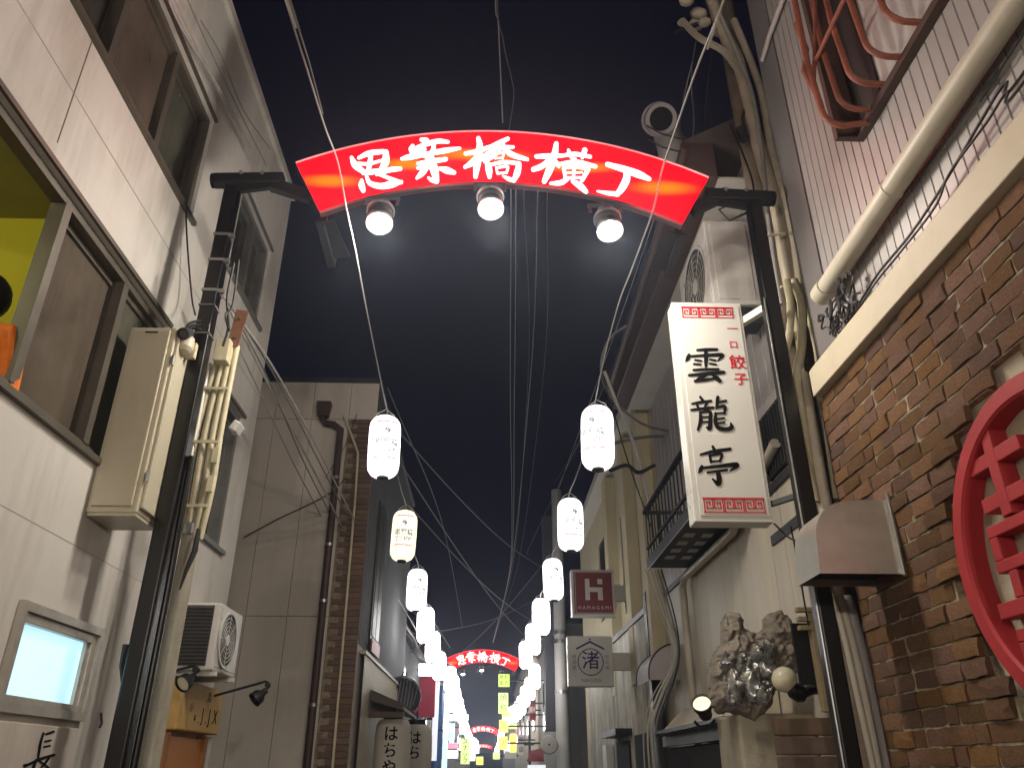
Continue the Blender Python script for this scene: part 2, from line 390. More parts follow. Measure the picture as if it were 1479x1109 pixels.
# ================================================================== WHITE BUILDING (long side on the alley)
WX = -2.1
wb = thing('white_building', 'white rendered building with two bands of dark windows beside the alley', 'building', (WX-2, 2, 0))
holes = [(1.2,4.42,5.03,5.95),(1.2,4.44,3.09,4.18),(5.2,6.12,5.17,6.0),(5.2,6.13,3.145,4.28),(3.66,4.40,1.865,2.245)]
m = MB().wall('x', WX, -6, 6.46, 0, 6.94, holes, .11, -1)
m.quad((WX,6.46,0),(-7,6.46,0),(-7,6.46,6.94),(WX,6.46,6.94)); m.quad((WX,-6,0),(-7,-6,0),(-7,-6,6.94),(WX,-6,6.94))
m.quad((WX,-6,6.94),(WX,6.46,6.94),(-7,6.46,6.94),(-7,-6,6.94))
m.build('wall', M['white_wall'], wb)
MB().box(WX-.02,WX+.035,-6,6.48,6.9,6.99).build('roof_edge', M['white_wall'], wb)
# hairline joints in the render
MB().box(WX,WX+.0025,2.9,2.906,4.3,5.0).build('joint', M['seam'], wb)
MB().box(WX,WX+.002,-2,6.4,4.62,4.626).build('joint', mat('faint_joint',(.4,.38,.34),.8), wb)
MB().box(WX,WX+.002,3.05,3.056,2.3,3.08).build('joint', M['seam'], wb)
MB().box(WX,WX+.0015,-2,6.4,2.62,2.623).build('joint', mat('faint_joint_low',(.42,.39,.35),.8), wb)
def wall_window(parent, y0, y1, z0, z1, mull, fm, pm, fw=.05, x=WX, rail=True, lab=None, skip=()):
    f = MB(); xi, xo = x-.10, x-.03
    f.box(xi,xo,y0,y1,z0,z0+fw); f.box(xi,xo,y0,y1,z1-fw,z1); f.box(xi-.001,xo+.001,y0,y0+fw,z0+fw,z1-fw); f.box(xi-.001,xo+.001,y1-fw,y1,z0+fw,z1-fw)
    wn = thing_part('window', parent, f, fm)
    f2 = MB().box(x-.06,x+.03,y0-.02,y1+.02,z0-.035,z0-.002); f2.build('sill', fm, wn)
    MB().box(x-.05,x+.018,y0-.02,y1+.02,z1+.002,z1+.03).build('drip_strip', fm, wn)
    ys = [y0+fw]+list(mull)+[y1-fw]
    for a in mull: MB().box(xi-.002,xo+.006,a-.03,a+.03,z0+fw,z1-fw).build('mullion', fm, wn)
    for k in range(len(ys)-1):
        a, b = ys[k], ys[k+1]
        if k in skip: continue
        ins = .03 if k % 2 else 0
        MB().box(x-.085-ins,x-.078-ins,a+.012,b-.012,z0+fw+.012,z1-fw-.012).build('pane', pm[k % len(pm)], wn)
        if rail: 
            s = MB(); g = .035
            for (p,q,r_,t) in ((a,b,z0+fw,z0+fw+g),(a,b,z1-fw-g,z1-fw)): s.box(x-.088-ins,x-.06-ins,p+.002,q-.002,r_,t)
            for p in (a+.002,b-g): s.box(x-.0885-ins,x-.0595-ins,p,p+g-.002,z0+fw+g,z1-fw-g)
            s.build('sash', fm, wn)
    return wn
def thing_part(name, parent, mb, mt): return mb.build(name, mt, parent)
wall_window(wb,1.2,4.42,5.03,5.95,(2.2,3.12,3.78),M['win_frame'],(M['glass_olive'],M['glass_dark'],M['glass_brown'],M['glass_olive']),.05)
wall_window(wb,1.2,4.44,3.09,4.18,(3.17,3.87),M['win_frame'],(M['glass_dark'],M['glass_brown'],M['glass_olive']),.05,skip=(0,))
wall_window(wb,5.2,6.12,5.17,6.0,(5.66,),M['grey_frame'],(M['glass_dark'],M['glass_olive']),.05)
wall_window(wb,5.2,6.13,3.145,4.28,(5.66,),M['grey_frame'],(M['glass_dark'],M['glass_dark']),.05)
f = MB(); x_ = WX
f.box(x_-.05,x_+.012,3.66,3.69,1.865,2.245); f.box(x_-.05,x_+.012,4.362,4.40,1.865,2.245); f.box(x_-.05,x_+.0115,3.69,4.362,2.20,2.245); f.box(x_-.05,x_+.0115,3.69,4.362,1.865,1.897)
sw = f.build('window', M['alu'], wb, bevel=.004)
MB().box(x_-.03,x_-.022,3.69,4.335,1.897,2.20).build('pane', E['window_bright'], sw)
MB().box(x_-.028,x_-.005,4.336,4.361,1.898,2.199).build('sash_edge', M['alu'], sw)
sf = MB(); 
for a in ((3.62,3.66,1.825,2.285),(4.40,4.44,1.825,2.285)): sf.box(WX-.01,WX+.03,*a)
sf.box(WX-.01,WX+.0295,3.66,4.40,2.245,2.285); sf.box(WX-.01,WX+.0305,3.66,4.40,1.825,1.865)
sf.build('surround', M['alu'], sw)
# the lit yellow room behind the open sash
m = MB(); x0, x1 = WX-.12, WX-2.2
m.quad((x1,.9,2.0),(x1,3.75,2.0),(x1,3.75,4.5),(x1,.9,4.5)); m.quad((x0,3.75,2.9),(x1,3.75,2.9),(x1,3.75,4.5),(x0,3.75,4.5)); m.quad((x0,.9,2.9),(x1,.9,2.9),(x1,.9,4.5),(x0,.9,4.5))
m.build('room_wall', M['room'], wb)
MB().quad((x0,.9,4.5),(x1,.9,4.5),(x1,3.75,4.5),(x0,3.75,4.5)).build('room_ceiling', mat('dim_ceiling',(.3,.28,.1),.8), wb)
MB().quad((x0,.9,2.0),(x1,.9,2.0),(x1,3.75,2.0),(x0,3.75,2.0)).build('room_floor', M['wood'], wb)
rl = thing('ceiling_lamp', 'round lamp on the ceiling of the yellow room', 'lamp', (WX-1.2,2.2,4.5))
MB().lathe([(.02,-.06),(.16,-.05),(.18,-.01),(.1,0)],(WX-1.2,2.2,4.498)).build('shade', E['lantern_dim'], rl, smooth=True)
ld = bpy.data.lights.new('room_lamp','POINT'); ld.energy = 18; ld.color=(1,.95,.6); ld.shadow_soft_size=.1
lo = bpy.data.objects.new('room_lamp',ld); col.objects.link(lo); lo.location=(WX-1.2,2.2,4.35)

# person in the yellow room
def person(px, py, pz):
    r = thing('person', 'person with black hair in an orange top standing in the yellow room', 'person', (px,py,pz))
    def skin(name, verts, edges, rad, mt, sub=2):
        me = bpy.data.meshes.new(name); me.from_pydata(verts, edges, []); o = bpy.data.objects.new(name, me); col.objects.link(o); o.parent = r
        me.materials.append(mt); sk = o.modifiers.new('skin','SKIN'); 
        for i, q in enumerate(rad): me.skin_vertices[0].data[i].radius = (q, q*.85 if name != 'body' or i not in (4,5) else q)
        me.skin_vertices[0].data[0].use_root = True
        s = o.modifiers.new('sub','SUBSURF'); s.levels = s.render_levels = sub; return o
    V = [(0,0,.95),(0,0,1.15),(0,0,1.38),(0,.0,1.47),(0,0,1.56),(0,-.01,1.66),(-.19,0,1.40),(.19,0,1.40),(-.23,.02,1.13),(.23,.02,1.13),(-.2,-.12,.92),(.2,-.12,.92),(-.1,0,.5),(.1,0,.5),(-.1,.02,.06),(.1,.02,.06)]
    Eg = [(0,1),(1,2),(2,3),(3,4),(4,5),(2,6),(2,7),(6,8),(7,9),(8,10),(9,11),(0,12),(0,13),(12,14),(13,15)]
    skin('body', V, Eg, [.15,.14,.13,.055,.09,.085,.06,.06,.042,.042,.03,.03,.075,.075,.045,.045], M['skin'])
    skin('top', [(0,0,.9),(0,0,1.15),(0,0,1.37),(0,0,1.44),(-.19,0,1.41),(.19,0,1.41),(-.235,.02,1.12),(.235,.02,1.12),(-.205,-.11,.97),(.205,-.11,.97)],
         [(0,1),(1,2),(2,3),(2,4),(2,5),(4,6),(5,7),(6,8),(7,9)], [.18,.17,.165,.08,.085,.085,.062,.062,.05,.05], M['orange'])
    h = MB().ball((px,py+.02,pz+1.635),.105,16,10,(1,1.05,1.15)); h.build('hair', M['hair'], r, smooth=True)
    n = MB().ball((px,py-.105,pz+1.61),.018,8,6,(1,1,1.3)); n.build('nose', M['skin'], r, smooth=True)
    return r
pp = person(WX-.30, 3.18, 1.98)

# ------------------------------------------------------------------ beige meter cabinet on the white wall
eb = thing('meter_cabinet', 'beige metal meter cabinet fixed to the white wall behind the black post', 'electrical box', (WX,4.1,2.8))
MB().prism([(-2.098,3.98,2.80),(-1.835,3.98,2.80),(-1.835,3.98,3.91),(-2.098,3.98,3.91)],(0,.3,0)).build('body', M['beige_box'], eb, bevel=.008)
MB().box(-2.075,-1.86,3.962,3.978,2.83,3.885).build('front_cover', M['beige_box'], eb, bevel=.006)
MB().box(-1.834,-1.815,4.0,4.26,2.83,3.89).build('door', M['beige_box'], eb, bevel=.005)
MB().box(-2.0,-1.93,3.957,3.963,3.862,3.87).build('slot', M['dark_void'], eb)
for z in (3.0,3.7): MB().tube([(-1.822,3.985,z-.03),(-1.822,3.985,z+.03)],.009,8).build('hinge', M['strap'], eb)
MB().box(-1.816,-1.808,4.2,4.23,3.3,3.38).build('latch', M['strap'], eb, bevel=.003)
MB().box(-2.09,-1.84,3.99,4.27,2.785,2.799).build('bottom_plate', M['beige_box'], eb)

# ------------------------------------------------------------------ arch posts
def arch_post(x, label, ztop, side, hw=.046):
    t = thing('arch_post', label, 'post', (x,4.2,0), 'posts of the red arch signs')
    MB().box(x-hw,x+hw,4.2-hw,4.2+hw,0,ztop).build('column', M['black_paint'], t, bevel=.012, seg=3)
    MB().box(x-.12,x+.12,4.08,4.32,0,.02).build('base_plate', M['black_steel'], t)
    xe = x - side*.14
    MB().bar((xe,4.2,ztop+.055),(x+side*.33,4.2,ztop+.075),.075,.085).build('arm', M['black_steel'], t, bevel=.008)
    MB().tube([(xe-side*.012,4.2,ztop+.055),(xe+side*.0,4.2,ztop+.055)],.052,14).build('end_cap', M['black_steel'], t, smooth=True)
    MB().bar((x+side*.02,4.2,ztop-.02),(x+side*.30,4.2,ztop+.03),.03,.05).build('brace', M['black_steel'], t)
    for dx in (.06,.2): MB().tube([(x+side*dx,4.13,ztop+.07),(x+side*dx,4.12,ztop+.07)],.014,6).build('bolt', M['strap'], t)
    return t
pl = arch_post(-1.765,'black square post of the front red arch standing by the white wall',5.14,1)
for z in (4.72,4.52,4.29): 
    s = MB(); s.box(-1.816,-1.714,4.149,4.251,z-.010,z+.010); s.box(-1.72,-1.685,4.16,4.19,z-.014,z+.014); s.build('strap', M['strap'], pl, bevel=.002)
for z in (4.18,3.98):
    MB().box(-1.815,-1.715,4.15,4.25,z-.006,z+.006).build('cable_tie', M['wire_grey'], pl)
MB().tube([(-1.69,4.215,0),(-1.69,4.215,2.45),(-1.70,4.21,3.2)],.018,10).build('side_conduit', M['black_paint'], pl, smooth=True)
MB().tube([onx(183,930,-1.83),onx(178,960,-1.83),onx(181,990,-1.83)],.02,8).build('junction_boss', M['black_steel'], pl, smooth=True)
prt = arch_post(1.785,'black square post of the front red arch beside the brick wall',5.08,-1)
MB().tube([(1.734,4.158,.3),(1.734,4.158,4.3)],.006,6).build('edge_highlight_strip', M['strap'], prt)  # steel strip standing in for the highlight along the post edge
MB().tube([(1.75,4.25,5.05),(1.62,4.25,4.98),(1.55,4.22,5.05),(1.66,4.2,5.10)],.008,6).build('loose_cable', M['wire_dark'], prt)

# ------------------------------------------------------------------ red arch sign
AR0, AR1, ARC, ATILT = 2.555, 3.02, 2.61, R(-1.1)
ACX = .012
def arch_sign(label):
    t = thing('arch_sign', label, 'sign', (ACX,4.2,5.1), 'red arch signs over the alley')
    N = 40; H = R(27.9)
    def pt(r, a, y): a = a + ATILT*-1; return (ACX + r*math.sin(a), y, ARC + r*math.cos(a))
    def band(mb, r0, r1, y0, y1, a0=-H, a1=H, n=N):
        vs = []
        for i in range(n+1):
            a = a0+(a1-a0)*i/n
            vs += [pt(r0,a,y0),pt(r1,a,y0),pt(r1,a,y1),pt(r0,a,y1)]
        fs = [(i*4+j, i*4+(j+1)%4, i*4+4+(j+1)%4, i*4+4+j) for i in range(n) for j in range(4)]
        fs += [(0,1,2,3), (n*4+3,n*4+2,n*4+1,n*4)]
        return mb.add(vs, fs)
    spots = []
    for (u, v), sx, sz in (((478,262),.20,.055),((690,224),.34,.055),((958,272),.22,.06),((590,238),.2,.05),((835,242),.26,.05)):
        p = ony(u, v, 4.13); spots.append((p.x-ACX, p.z-5.1, sx, sz))
    face = arch_face('red_lit_acrylic', spots)
    band(MB(), AR0+.006, AR1-.006, 4.128, 4.135).build('front_face', face, t)
    band(MB(), AR0+.006, AR1-.006, 4.186, 4.192).build('back_face', E['backface'], t)
    band(MB(), AR0, AR1, 4.137, 4.184).build('case', M['black_steel'], t)
    m = MB()
    band(m, AR1-.006, AR1+.004, 4.122, 4.14)
    m.build('rim', E['edge'], t); m = MB(); band(m, AR0-.004, AR0+.006, 4.122, 4.14); m.build('lower_rim', M['maroon'], t)
    for s in (-1,1):
        a = s*H; p, q = Vector(pt(AR0+.05,a,4.28)), Vector(pt(AR0-.05,a*1.02,4.62))
        MB().bar(p,q,.05,.12).build('end_bracket', M['black_steel'], t)
        MB().bar(pt(AR0+.2,a*1.0,4.2),(s*1.56+.05,4.2,5.17),.06,.08).build('end_link', M['black_steel'], t)
        MB().bar(pt(AR0+.02,a*.99,4.25),pt(AR0-.08,a*.97,4.56),.14,.012).build('hanging_plate', M['black_paint'], t)
    tfA = lambda x, y: ony(480+x/6.1625, 180+y/6.1625, 4.126)
    tfB = lambda x, y: ony(700+x/5.6885, 180+y/5.6885, 4.126)
    A, B = {}, {}
    A['omou'] = [[(172,298,30),(205,365,48),(285,428,44)],[(235,300,26),(330,258,38),(455,243,44)],[(478,250,44),(474,335,54),(428,415,40)],[(345,265,34),(335,345,36),(318,420,36)],
        [(232,350,26),(330,352,22),(455,318,24)],[(280,430,44),(350,425,38),(430,410,36)],[(262,500,26),(262,545,46),(275,590,46)],[(305,465,26),(335,525,34),(430,552,42),(530,535,50),(618,512,28)],
        [(612,520,30),(530,490,26),(400,440,28)],[(605,398,34),(510,408,36),(395,448,30)]]
    A['plan'] = [[(795,138,34),(835,148,44),(850,165,34)],[(715,195,34),(706,225,44),(725,240,26)],[(715,225,26),(830,180,32),(940,152,34),(1030,158,32)],[(618,308,26),(700,290,42),(860,262,32),(1000,235,38),(1135,215,28)],
        [(815,180,30),(800,225,38),(790,255,34)],[(905,185,30),(895,245,38),(870,300,40)],[(800,275,30),(870,300,34),(930,330,34)],[(760,350,26),(880,332,36),(1010,312,42)],[(870,300,44),(905,400,62),(930,505,48)],
        [(850,375,34),(800,435,42),(752,482,26)],[(930,512,34),(890,500,30),(855,478,22)],[(955,395,26),(1020,412,48),(1085,432,40)],[(760,392,24),(800,382,30),(850,362,30)],[(700,245,26),(760,240,24),(830,225,20)]]
    A['bridge_left'] = [[(1300,125,34),(1312,200,46),(1290,330,58),(1275,465,44)],[(1185,262,30),(1290,242,36),(1425,192,30)],[(1290,290,38),(1240,345,42),(1180,382,34)],[(1310,330,28),(1345,290,28),(1425,225,24)],[(1380,360,40),(1395,410,48),(1398,470,38)]]
    B['bridge'] = [[(190,122,32),(120,155,32),(45,185,26)],[(55,218,24),(150,195,30),(235,190,28)],[(150,165,34),(80,250,38),(0,310,30)],[(140,190,30),(230,255,38),(350,292,34)],[(80,250,16),(88,285,18)],[(85,250,14),(150,240,14),(148,285,20)],[(88,283,14),(150,280,14)],
        [(28,330,38),(38,380,44),(45,432,32)],[(40,338,26),(160,315,26),(280,325,36)],[(282,330,40),(268,400,46),(240,465,42)],[(240,466,34),(195,452,28),(150,428,16)],[(95,362,18),(105,408,22)],[(95,362,18),(185,352,20),(180,402,22)],[(105,408,18),(182,402,18)]]
    B['side'] = [[(425,265,32),(530,262,34),(640,258,30)],[(588,160,34),(572,260,46),(530,380,48),(490,468,46)],[(540,285,30),(470,345,36),(400,372,44)],[(560,300,26),(600,330,34),(610,352,20)],[(622,262,24),(740,246,28),(868,268,32)],[(688,215,24),(712,270,32)],[(822,215,42),(802,275,30)],
        [(600,332,26),(750,312,30),(910,348,36)],[(648,360,26),(662,435,30)],[(645,362,20),(745,350,22),(850,372,30)],[(850,375,34),(800,460,38)],[(665,402,14),(800,398,14)],[(740,290,30),(728,450,26)],[(660,442,22),(790,440,22)],[(680,452,28),(625,482,34),(540,488,24)],[(722,470,26),(780,505,42),(832,555,40)]]
    B['street'] = [[(1008,330,36),(1140,368,42),(1260,410,48),(1352,450,38)],[(1160,390,34),(1165,450,50),(1125,530,46),(1090,572,44)],[(1092,574,38),(1010,566,26),(925,550,14)]]
    for tf, D in ((tfA, A), (tfB, B)):
        for nm, ss in D.items():
            if nm == 'bridge': continue
            m = MB()
            for i, s in enumerate(ss): brush(m, [(x,y,w_*1.2) for x,y,w_ in s], tf, (0,-1,0), .004, i)
            if nm == 'bridge_left':
                for i, s in enumerate(B['bridge']): brush(m, [(x,y,w_*1.12) for x,y,w_ in s], tfB, (0,-1,0), .004, i+20)
            m.build('lettering', E['sign_text'], t)
    return t
arch = arch_sign('large red arch sign with five white brushed characters between the two front posts')

# ------------------------------------------------------------------ spotlights under the arch
def spotlight(u, v, label, power):
    c = ony(u, v, 4.02); d = Vector((.04,-.27,-.96)).normalized()
    t = thing('spotlight', label, 'spotlight', tuple(c), 'spotlights under the red arch')
    b = c - d*.20
    MB().lathe([(.03,-.02),(.065,0),(.073,.05),(.073,.10),(.084,.105),(.084,.12),(.076,.125),(.076,.185)],b,d,24,True).build('housing', M['dark_steel'], t, smooth=True)
    MB().lathe([(.086,.0),(.092,.004),(.092,.016),(.082,.02)],b+d*.06,d,28,False).build('cooling_ring', M['strap'], t, smooth=True)
    MB().lathe([(.077,.0),(.084,.0),(.086,.03),(.082,.03)],b+d*.175,d,28,False).build('bezel', M['strap'], t, smooth=True)
    MB().lathe([(.0005,.012),(.045,.009),(.073,.0)],b+d*.19,d,28,False).build('lens', E['lens'], t, smooth=True)
    top = Vector((c.x, 4.19, ARC+math.sqrt(AR0**2-(c.x-ACX)**2)-.0))
    m = MB(); m.bar(b+Vector((.1,0,.0)),b+Vector((.1,.05,.10)),.02,.008); m.bar(b+Vector((-.1,0,0)),b+Vector((-.1,.05,.10)),.02,.008); m.bar(b+Vector((-.11,.05,.10)),b+Vector((.11,.05,.10)),.03,.012); m.build('yoke', M['dark_steel'], t)
    MB().tube([b+Vector((0,.05,.10)),top],.012,8).build('stem', M['dark_steel'], t)
    la = bpy.data.lights.new('spotlight_lamp','AREA'); la.shape='DISK'; la.size=.15; la.energy=power; la.color=(1,.92,.80)
    lo = bpy.data.objects.new('spotlight_lamp',la); col.objects.link(lo); lo.parent=t
    pt = bpy.data.lights.new('spotlight_spill','POINT'); pt.shadow_soft_size=.05; pt.energy=power*1.9; pt.color=(1,.92,.80)
    po = bpy.data.objects.new('spotlight_spill',pt); col.objects.link(po); po.parent=t; po.location=d*.16
    lo.location = d*.035; lo.rotation_euler = d.to_track_quat('-Z','Y').to_euler()
    return t
SP = 13.
spots_ = [spotlight(548,323,'lit round spotlight under the first character of the front red arch',SP), spotlight(709,302,'lit round spotlight under the middle character of the front red arch',SP), spotlight(881,334,'lit round spotlight under the last character of the front red arch',SP)]

# ------------------------------------------------------------------ paper lanterns
def lantern():
    t = thing('paper_lantern', '', 'lantern', (0,0,0), 'paper lanterns strung along the alley')
    prof = [(.03,-.272),(.075,-.268),(.105,-.25),(.128,-.215),(.137,-.17),(.139,0),(.137,.17),(.128,.215),(.105,.25),(.075,.268),(.03,.272)]
    fine = []
    for i in range(len(prof)-1):
        for k in range(3):
            f = k/3; r = prof[i][0]*(1-f)+prof[i+1][0]*f; h = prof[i][1]*(1-f)+prof[i+1][1]*f
            fine.append((r+(.0012 if len(fine) % 2 else 0), h))
    fine.append(prof[-1])
    MB().lathe(fine,(0,0,0),(0,0,1),24,True).build('shade', E['lantern'], t, smooth=True)
    MB().lathe([(.04,.268),(.05,.27),(.05,.285),(.03,.29)],(0,0,0),(0,0,1),16).build('cap', M['black_steel'], t, smooth=True)
    MB().lathe([(.03,-.288),(.05,-.285),(.05,-.27),(.04,-.266)],(0,0,0),(0,0,1),16).build('bottom_ring', M['black_steel'], t, smooth=True)
    for s in (-1,1):
        a = [(s*.028+.016*math.cos(k*math.pi/5),-.03,-.29+.016*math.sin(k*math.pi/5)) for k in range(11)]
        MB().tube(a,.004,6,False).build('tassel_ring', M['black_steel'], t)
    m = MB()
    for s in (-1,1): m.tube([(s*.10,0,.245),(s*.075,0,.30),(s*.02,0,.335),(0,0,.35)],.004,6)
    m.build('hanger', M['wire'], t)
    def wrap(vs, z0): return [((.1405+z)*math.sin(x/.139), -(.1405+z)*math.cos(x/.139), y+z0) for x, y, z in vs]
    m = MB()
    for txt, z0, s in (('思案橋',.0,.072),('横丁提灯',-.072,.050)):
        vs, fs = text_geo(txt, s, .0016, .0004); m.add(wrap(vs, z0), fs)
    d = .026; ring = [((k*d*1.0)*.9,) for k in ()]
    for (a, b) in (((-d,.105),(0,.131)),((0,.131),(d,.105)),((d,.105),(.004,.083)),((-.012,.105),(.014,.105))):
        p, q = Vector((a[0],a[1],0)), Vector((b[0],b[1],0)); e = (q-p).normalized(); nn = Vector((-e.y,e.x,0))*.008
        m.add(wrap([(p+nn)[:],(q+nn)[:],(q-nn)[:],(p-nn)[:]],0), [(0,1,2,3)])
    tag(m.build('printed_text', E['mark'], t), kind='stuff')
    for z0, mt in ((.185,'mark_red'),(-.135,'mark_red')):
        m = MB(); xs = np.linspace(-.11,.11,12)
        for i in range(11): m.add(wrap([(xs[i],-.006,0),(xs[i+1],-.006,0),(xs[i+1],.006,0),(xs[i],.006,0)],z0),[(0,1,2,3)])
        m.build('red_band', E[mt], t)
    return t
lan = lantern()
ORD = ['first','second','third','fourth','fifth','sixth','seventh','eighth','ninth','tenth','eleventh','twelfth','thirteenth']
LL = [(-.854,5.87,3.93),(-.866,7.79,3.73),(-.90,9.96,3.63),(-.925,12.0,3.53),(-.94,14.0,3.49),(-.93,15.9,3.40)]
RR = [(.829,5.57,3.905),(.796,7.44,3.757),(.815,9.9,3.76),(.775,11.7,3.61),(.786,14.1,3.64),(.75,16.0,3.62)]
def extend(Ls, sx):
    o = list(Ls)
    while o[-1][1] < 84:
        x, y, z = o[-1]; o.append((sx*.92 + .12*math.sin(y*.11), y+2.0+.15*random.random(), 3.42+.1*math.sin(y*.21)+random.uniform(-.05,.05)))
    return o
LL, RR = extend(LL,-1), extend(RR,1)
cm = child_map(); first = True
LPOS = {}
for side, Ls, where in (('l',LL,'on the string along the white and beige walls'),('r',RR,'on the string along the hanging shop signs')):
    for i, p in enumerate(Ls):
        far = p[1] > 31
        t = lan if first else copy_tree(lan, None, cm) if i < 9 else None
        if t is None:
            t = lan.copy(); col.objects.link(t)
            for ch in cm[lan.name]:
                if ch.name.split('.')[0] in ('shade','bottom_ring'): c = ch.copy(); col.objects.link(c); c.parent = t
        first = False
        t.scale = (.92,.92,.94)
        t.location = p; t.rotation_euler = (random.uniform(-.03,.03), random.uniform(-.03,.03), random.uniform(-.25,.25) + (.12 if side == 'l' else -.5 if i in (0,) else .15))
        t['_o'] = p
        if far: t['label'] = 'tiny white lantern in the glowing run beyond the second red arch'; t['group'] = 'lanterns beyond the second red arch'
        else: t['label'] = f'{"white" if (side,i) != ("l",1) else "yellowish dim"} lantern, {ORD[min(i,12)]} from the front {where}'
        LPOS[(side,i)] = t
for k in (('l',0),('l',2),('r',0),('r',1),('r',2)):
    for ch in bpy.data.objects:
        if ch.parent == LPOS[k] and ch.name.startswith('shade'):
            ch.data = ch.data.copy(); ch.data.materials[0] = E['lantern_near']
dim = LPOS[('l',1)]
for ch in bpy.data.objects:
    if ch.parent == dim and ch.name.startswith('shade'):
        ch.data = ch.data.copy(); ch.data.materials[0] = E['lantern_dim']
m = MB()
for k in range(8):
    a = k*math.pi/4+.3; m.tube([(.141*math.cos(a)*f,.141*math.sin(a)*f,z) for f,z in ((.55,-.267),(.78,-.249),(.935,-.214),(1,-.168),(1.012,0),(1,.168),(.935,.214),(.78,.249),(.55,.267))],.0022,4)
rb = m.build('frame_wire', M['wire_grey']); rb.parent = dim
# ================================================================== BRICK BUILDING (near right)
BX = 1.985                                            # plane of the mortar face
bb = thing('brick_building', 'restaurant front of rough red brick with a ribbed steel upper storey', 'building', (2.6, 2, 0))
CYc, CZc, RR_ = 2.56, 2.31, .71                       # round plaster niche
def niche_half(z):
    d = RR_**2 - (z-CZc)**2
    return math.sqrt(d) if d > 0 else 0
m = MB(); m.box(BX+.035,2.9,-3,4.195,0,3.6); m.build('plaster_backing', M['plaster'], bb)
m = MB(); CH = .0795; rows = []; z = .02
while z + CH < 3.6: rows.append(z); z += CH
for z in rows:
    h = niche_half(z+CH/2)
    segs = [(-3, 4.19)] if h == 0 else [(-3, CYc-h-.02), (CYc+h+.02, 4.19)]
    for a, b in segs: m.box(BX,BX+.036+.004*0,a,b,z,z+CH)
m.build('mortar', M['mortar'], bb)
def brick_mesh(seed):
    """rough hand-made brick: front 5x3 grid with chipped, rounded edges"""
    rnd = random.Random(seed); ny, nz = 5, 3; vs = []; fs = []
    for iy in range(ny):
        for iz in range(nz):
            y, z = -.5+iy/(ny-1), -.5+iz/(nz-1); e = (iy in (0, ny-1)) + (iz in (0, nz-1))
            x = -1 + (.16+rnd.uniform(-.10,.18) if e == 1 else .38+rnd.uniform(-.2,.3) if e == 2 else rnd.uniform(-.12,.16))
            ys = y*(.985 if iy in (0, ny-1) else 1)+rnd.uniform(-.014,.014); zs = z*(.96 if iz in (0, nz-1) else 1)+rnd.uniform(-.045,.045)
            if iz == 1: zs = rnd.uniform(-.22,.22)
            vs.append((x, ys, zs))
    f = lambda iy, iz: iy*nz+iz
    for iy in range(ny-1):
        for iz in range(nz-1): fs.append((f(iy,iz),f(iy+1,iz),f(iy+1,iz+1),f(iy,iz+1)))
    rim = [f(i,0) for i in range(ny)]+[f(ny-1,1)]+[f(i,nz-1) for i in reversed(range(ny))]+[f(0,1)]
    b0 = len(vs); vs += [(0, vs[i][1]*1.05, vs[i][2]*1.06) for i in rim]; n = len(rim)
    fs += [(rim[i], b0+i, b0+(i+1) % n, rim[(i+1) % n]) for i in range(n)]
    me = bpy.data.meshes.new('brick'); me.from_pydata(vs, [], fs); me.materials.append(M['brick']); return me
BM = [brick_mesh(100+i) for i in range(9)]
rest = MB(); nb_ = 0
rb = random.Random(5)
for ri, z in enumerate(rows):
    y = 4.2 - rb.uniform(0,.01); odd = ri % 2; k = 0
    while y > -.6:
        L = rb.choice((.205,.2,.195,.21)) if not (k == 0 and odd) else .10
        if k and rb.random() < .13: L = .098
        yc, zc = y-L/2, z+CH/2
        h = niche_half(zc + rb.uniform(-.02,.02))
        keep = abs(yc-CYc) > h + rb.uniform(-.07,.03)
        if keep:
            p = .010 + rb.random()**2*.016
            if abs(abs(yc-CYc)-h) < .13 and h > 0: p += rb.uniform(.0,.018)
            vis = z > 1.35 and yc > 2.05 + max(0, 3.6-zc)*.47 - .30
            me = BM[rb.randrange(9)]
            rot = rb.uniform(-.022,.022)
            if vis and nb_ < 296:
                o = bpy.data.objects.new('brick', me); col.objects.link(o); o.parent = bb
                o.location = (BX+.004-bb.location.x, yc-bb.location.y, zc)
                o.scale = (p, L-.007, CH-.008); o.rotation_euler = (rot, 0, rb.uniform(-.03,.03)); nb_ += 1
            else:
                mm = Matrix.Translation((BX+.004,yc,zc)) @ Matrix.Diagonal((p, L-.012, CH-.013, 1))
                rest.add([tuple(mm @ v.co) for v in me.vertices], [tuple(q.vertices) for q in me.polygons])
        y -= L; k += 1
tag(rest.build('brick_courses', M['brick'], bb), kind='stuff')
# cream ledge and ribbed upper storey
m = MB(); m.prism([(1.93,-3,3.602),(1.93,-3,3.765),(1.955,-3,3.80),(2.9,-3,3.80),(2.9,-3,3.602)],(0,7.16,0)); m.build('ledge', M['ledge'], bb, bevel=.006)
UX = 2.035
def ribbed(parent, name, mt, axis, c, a0, a1, z0, z1, pitch, g, d, sgn):
    """steel sheet with narrow standing grooves; sgn = direction of the face"""
    m = MB(); a = a0
    def P(a, o, z): return (c+o*sgn, a, z) if axis == 'x' else (a, c+o*sgn, z)
    prof = []
    while a < a1:
        prof += [(a,0),(min(a+pitch-g,a1),0),(min(a+pitch-g*.75,a1),-d),(min(a+pitch-g*.25,a1),-d)]; a += pitch
    prof.append((a1,0))
    vs = [P(q,o,z0) for q,o in prof]+[P(q,o,z1) for q,o in prof]; n = len(prof)
    m.add(vs, [(i,i+1,n+i+1,n+i) for i in range(n-1)])
    return m.build(name, mt, parent)
ribbed(bb,'ribbed_sheet',M['corr'],'x',UX,-3,3.93,3.80,9.5,.078,.011,.007,-1)
MB().box(UX+.03,3.4,-3,3.95,3.80,9.5).build('upper_wall', M['corr'], bb)
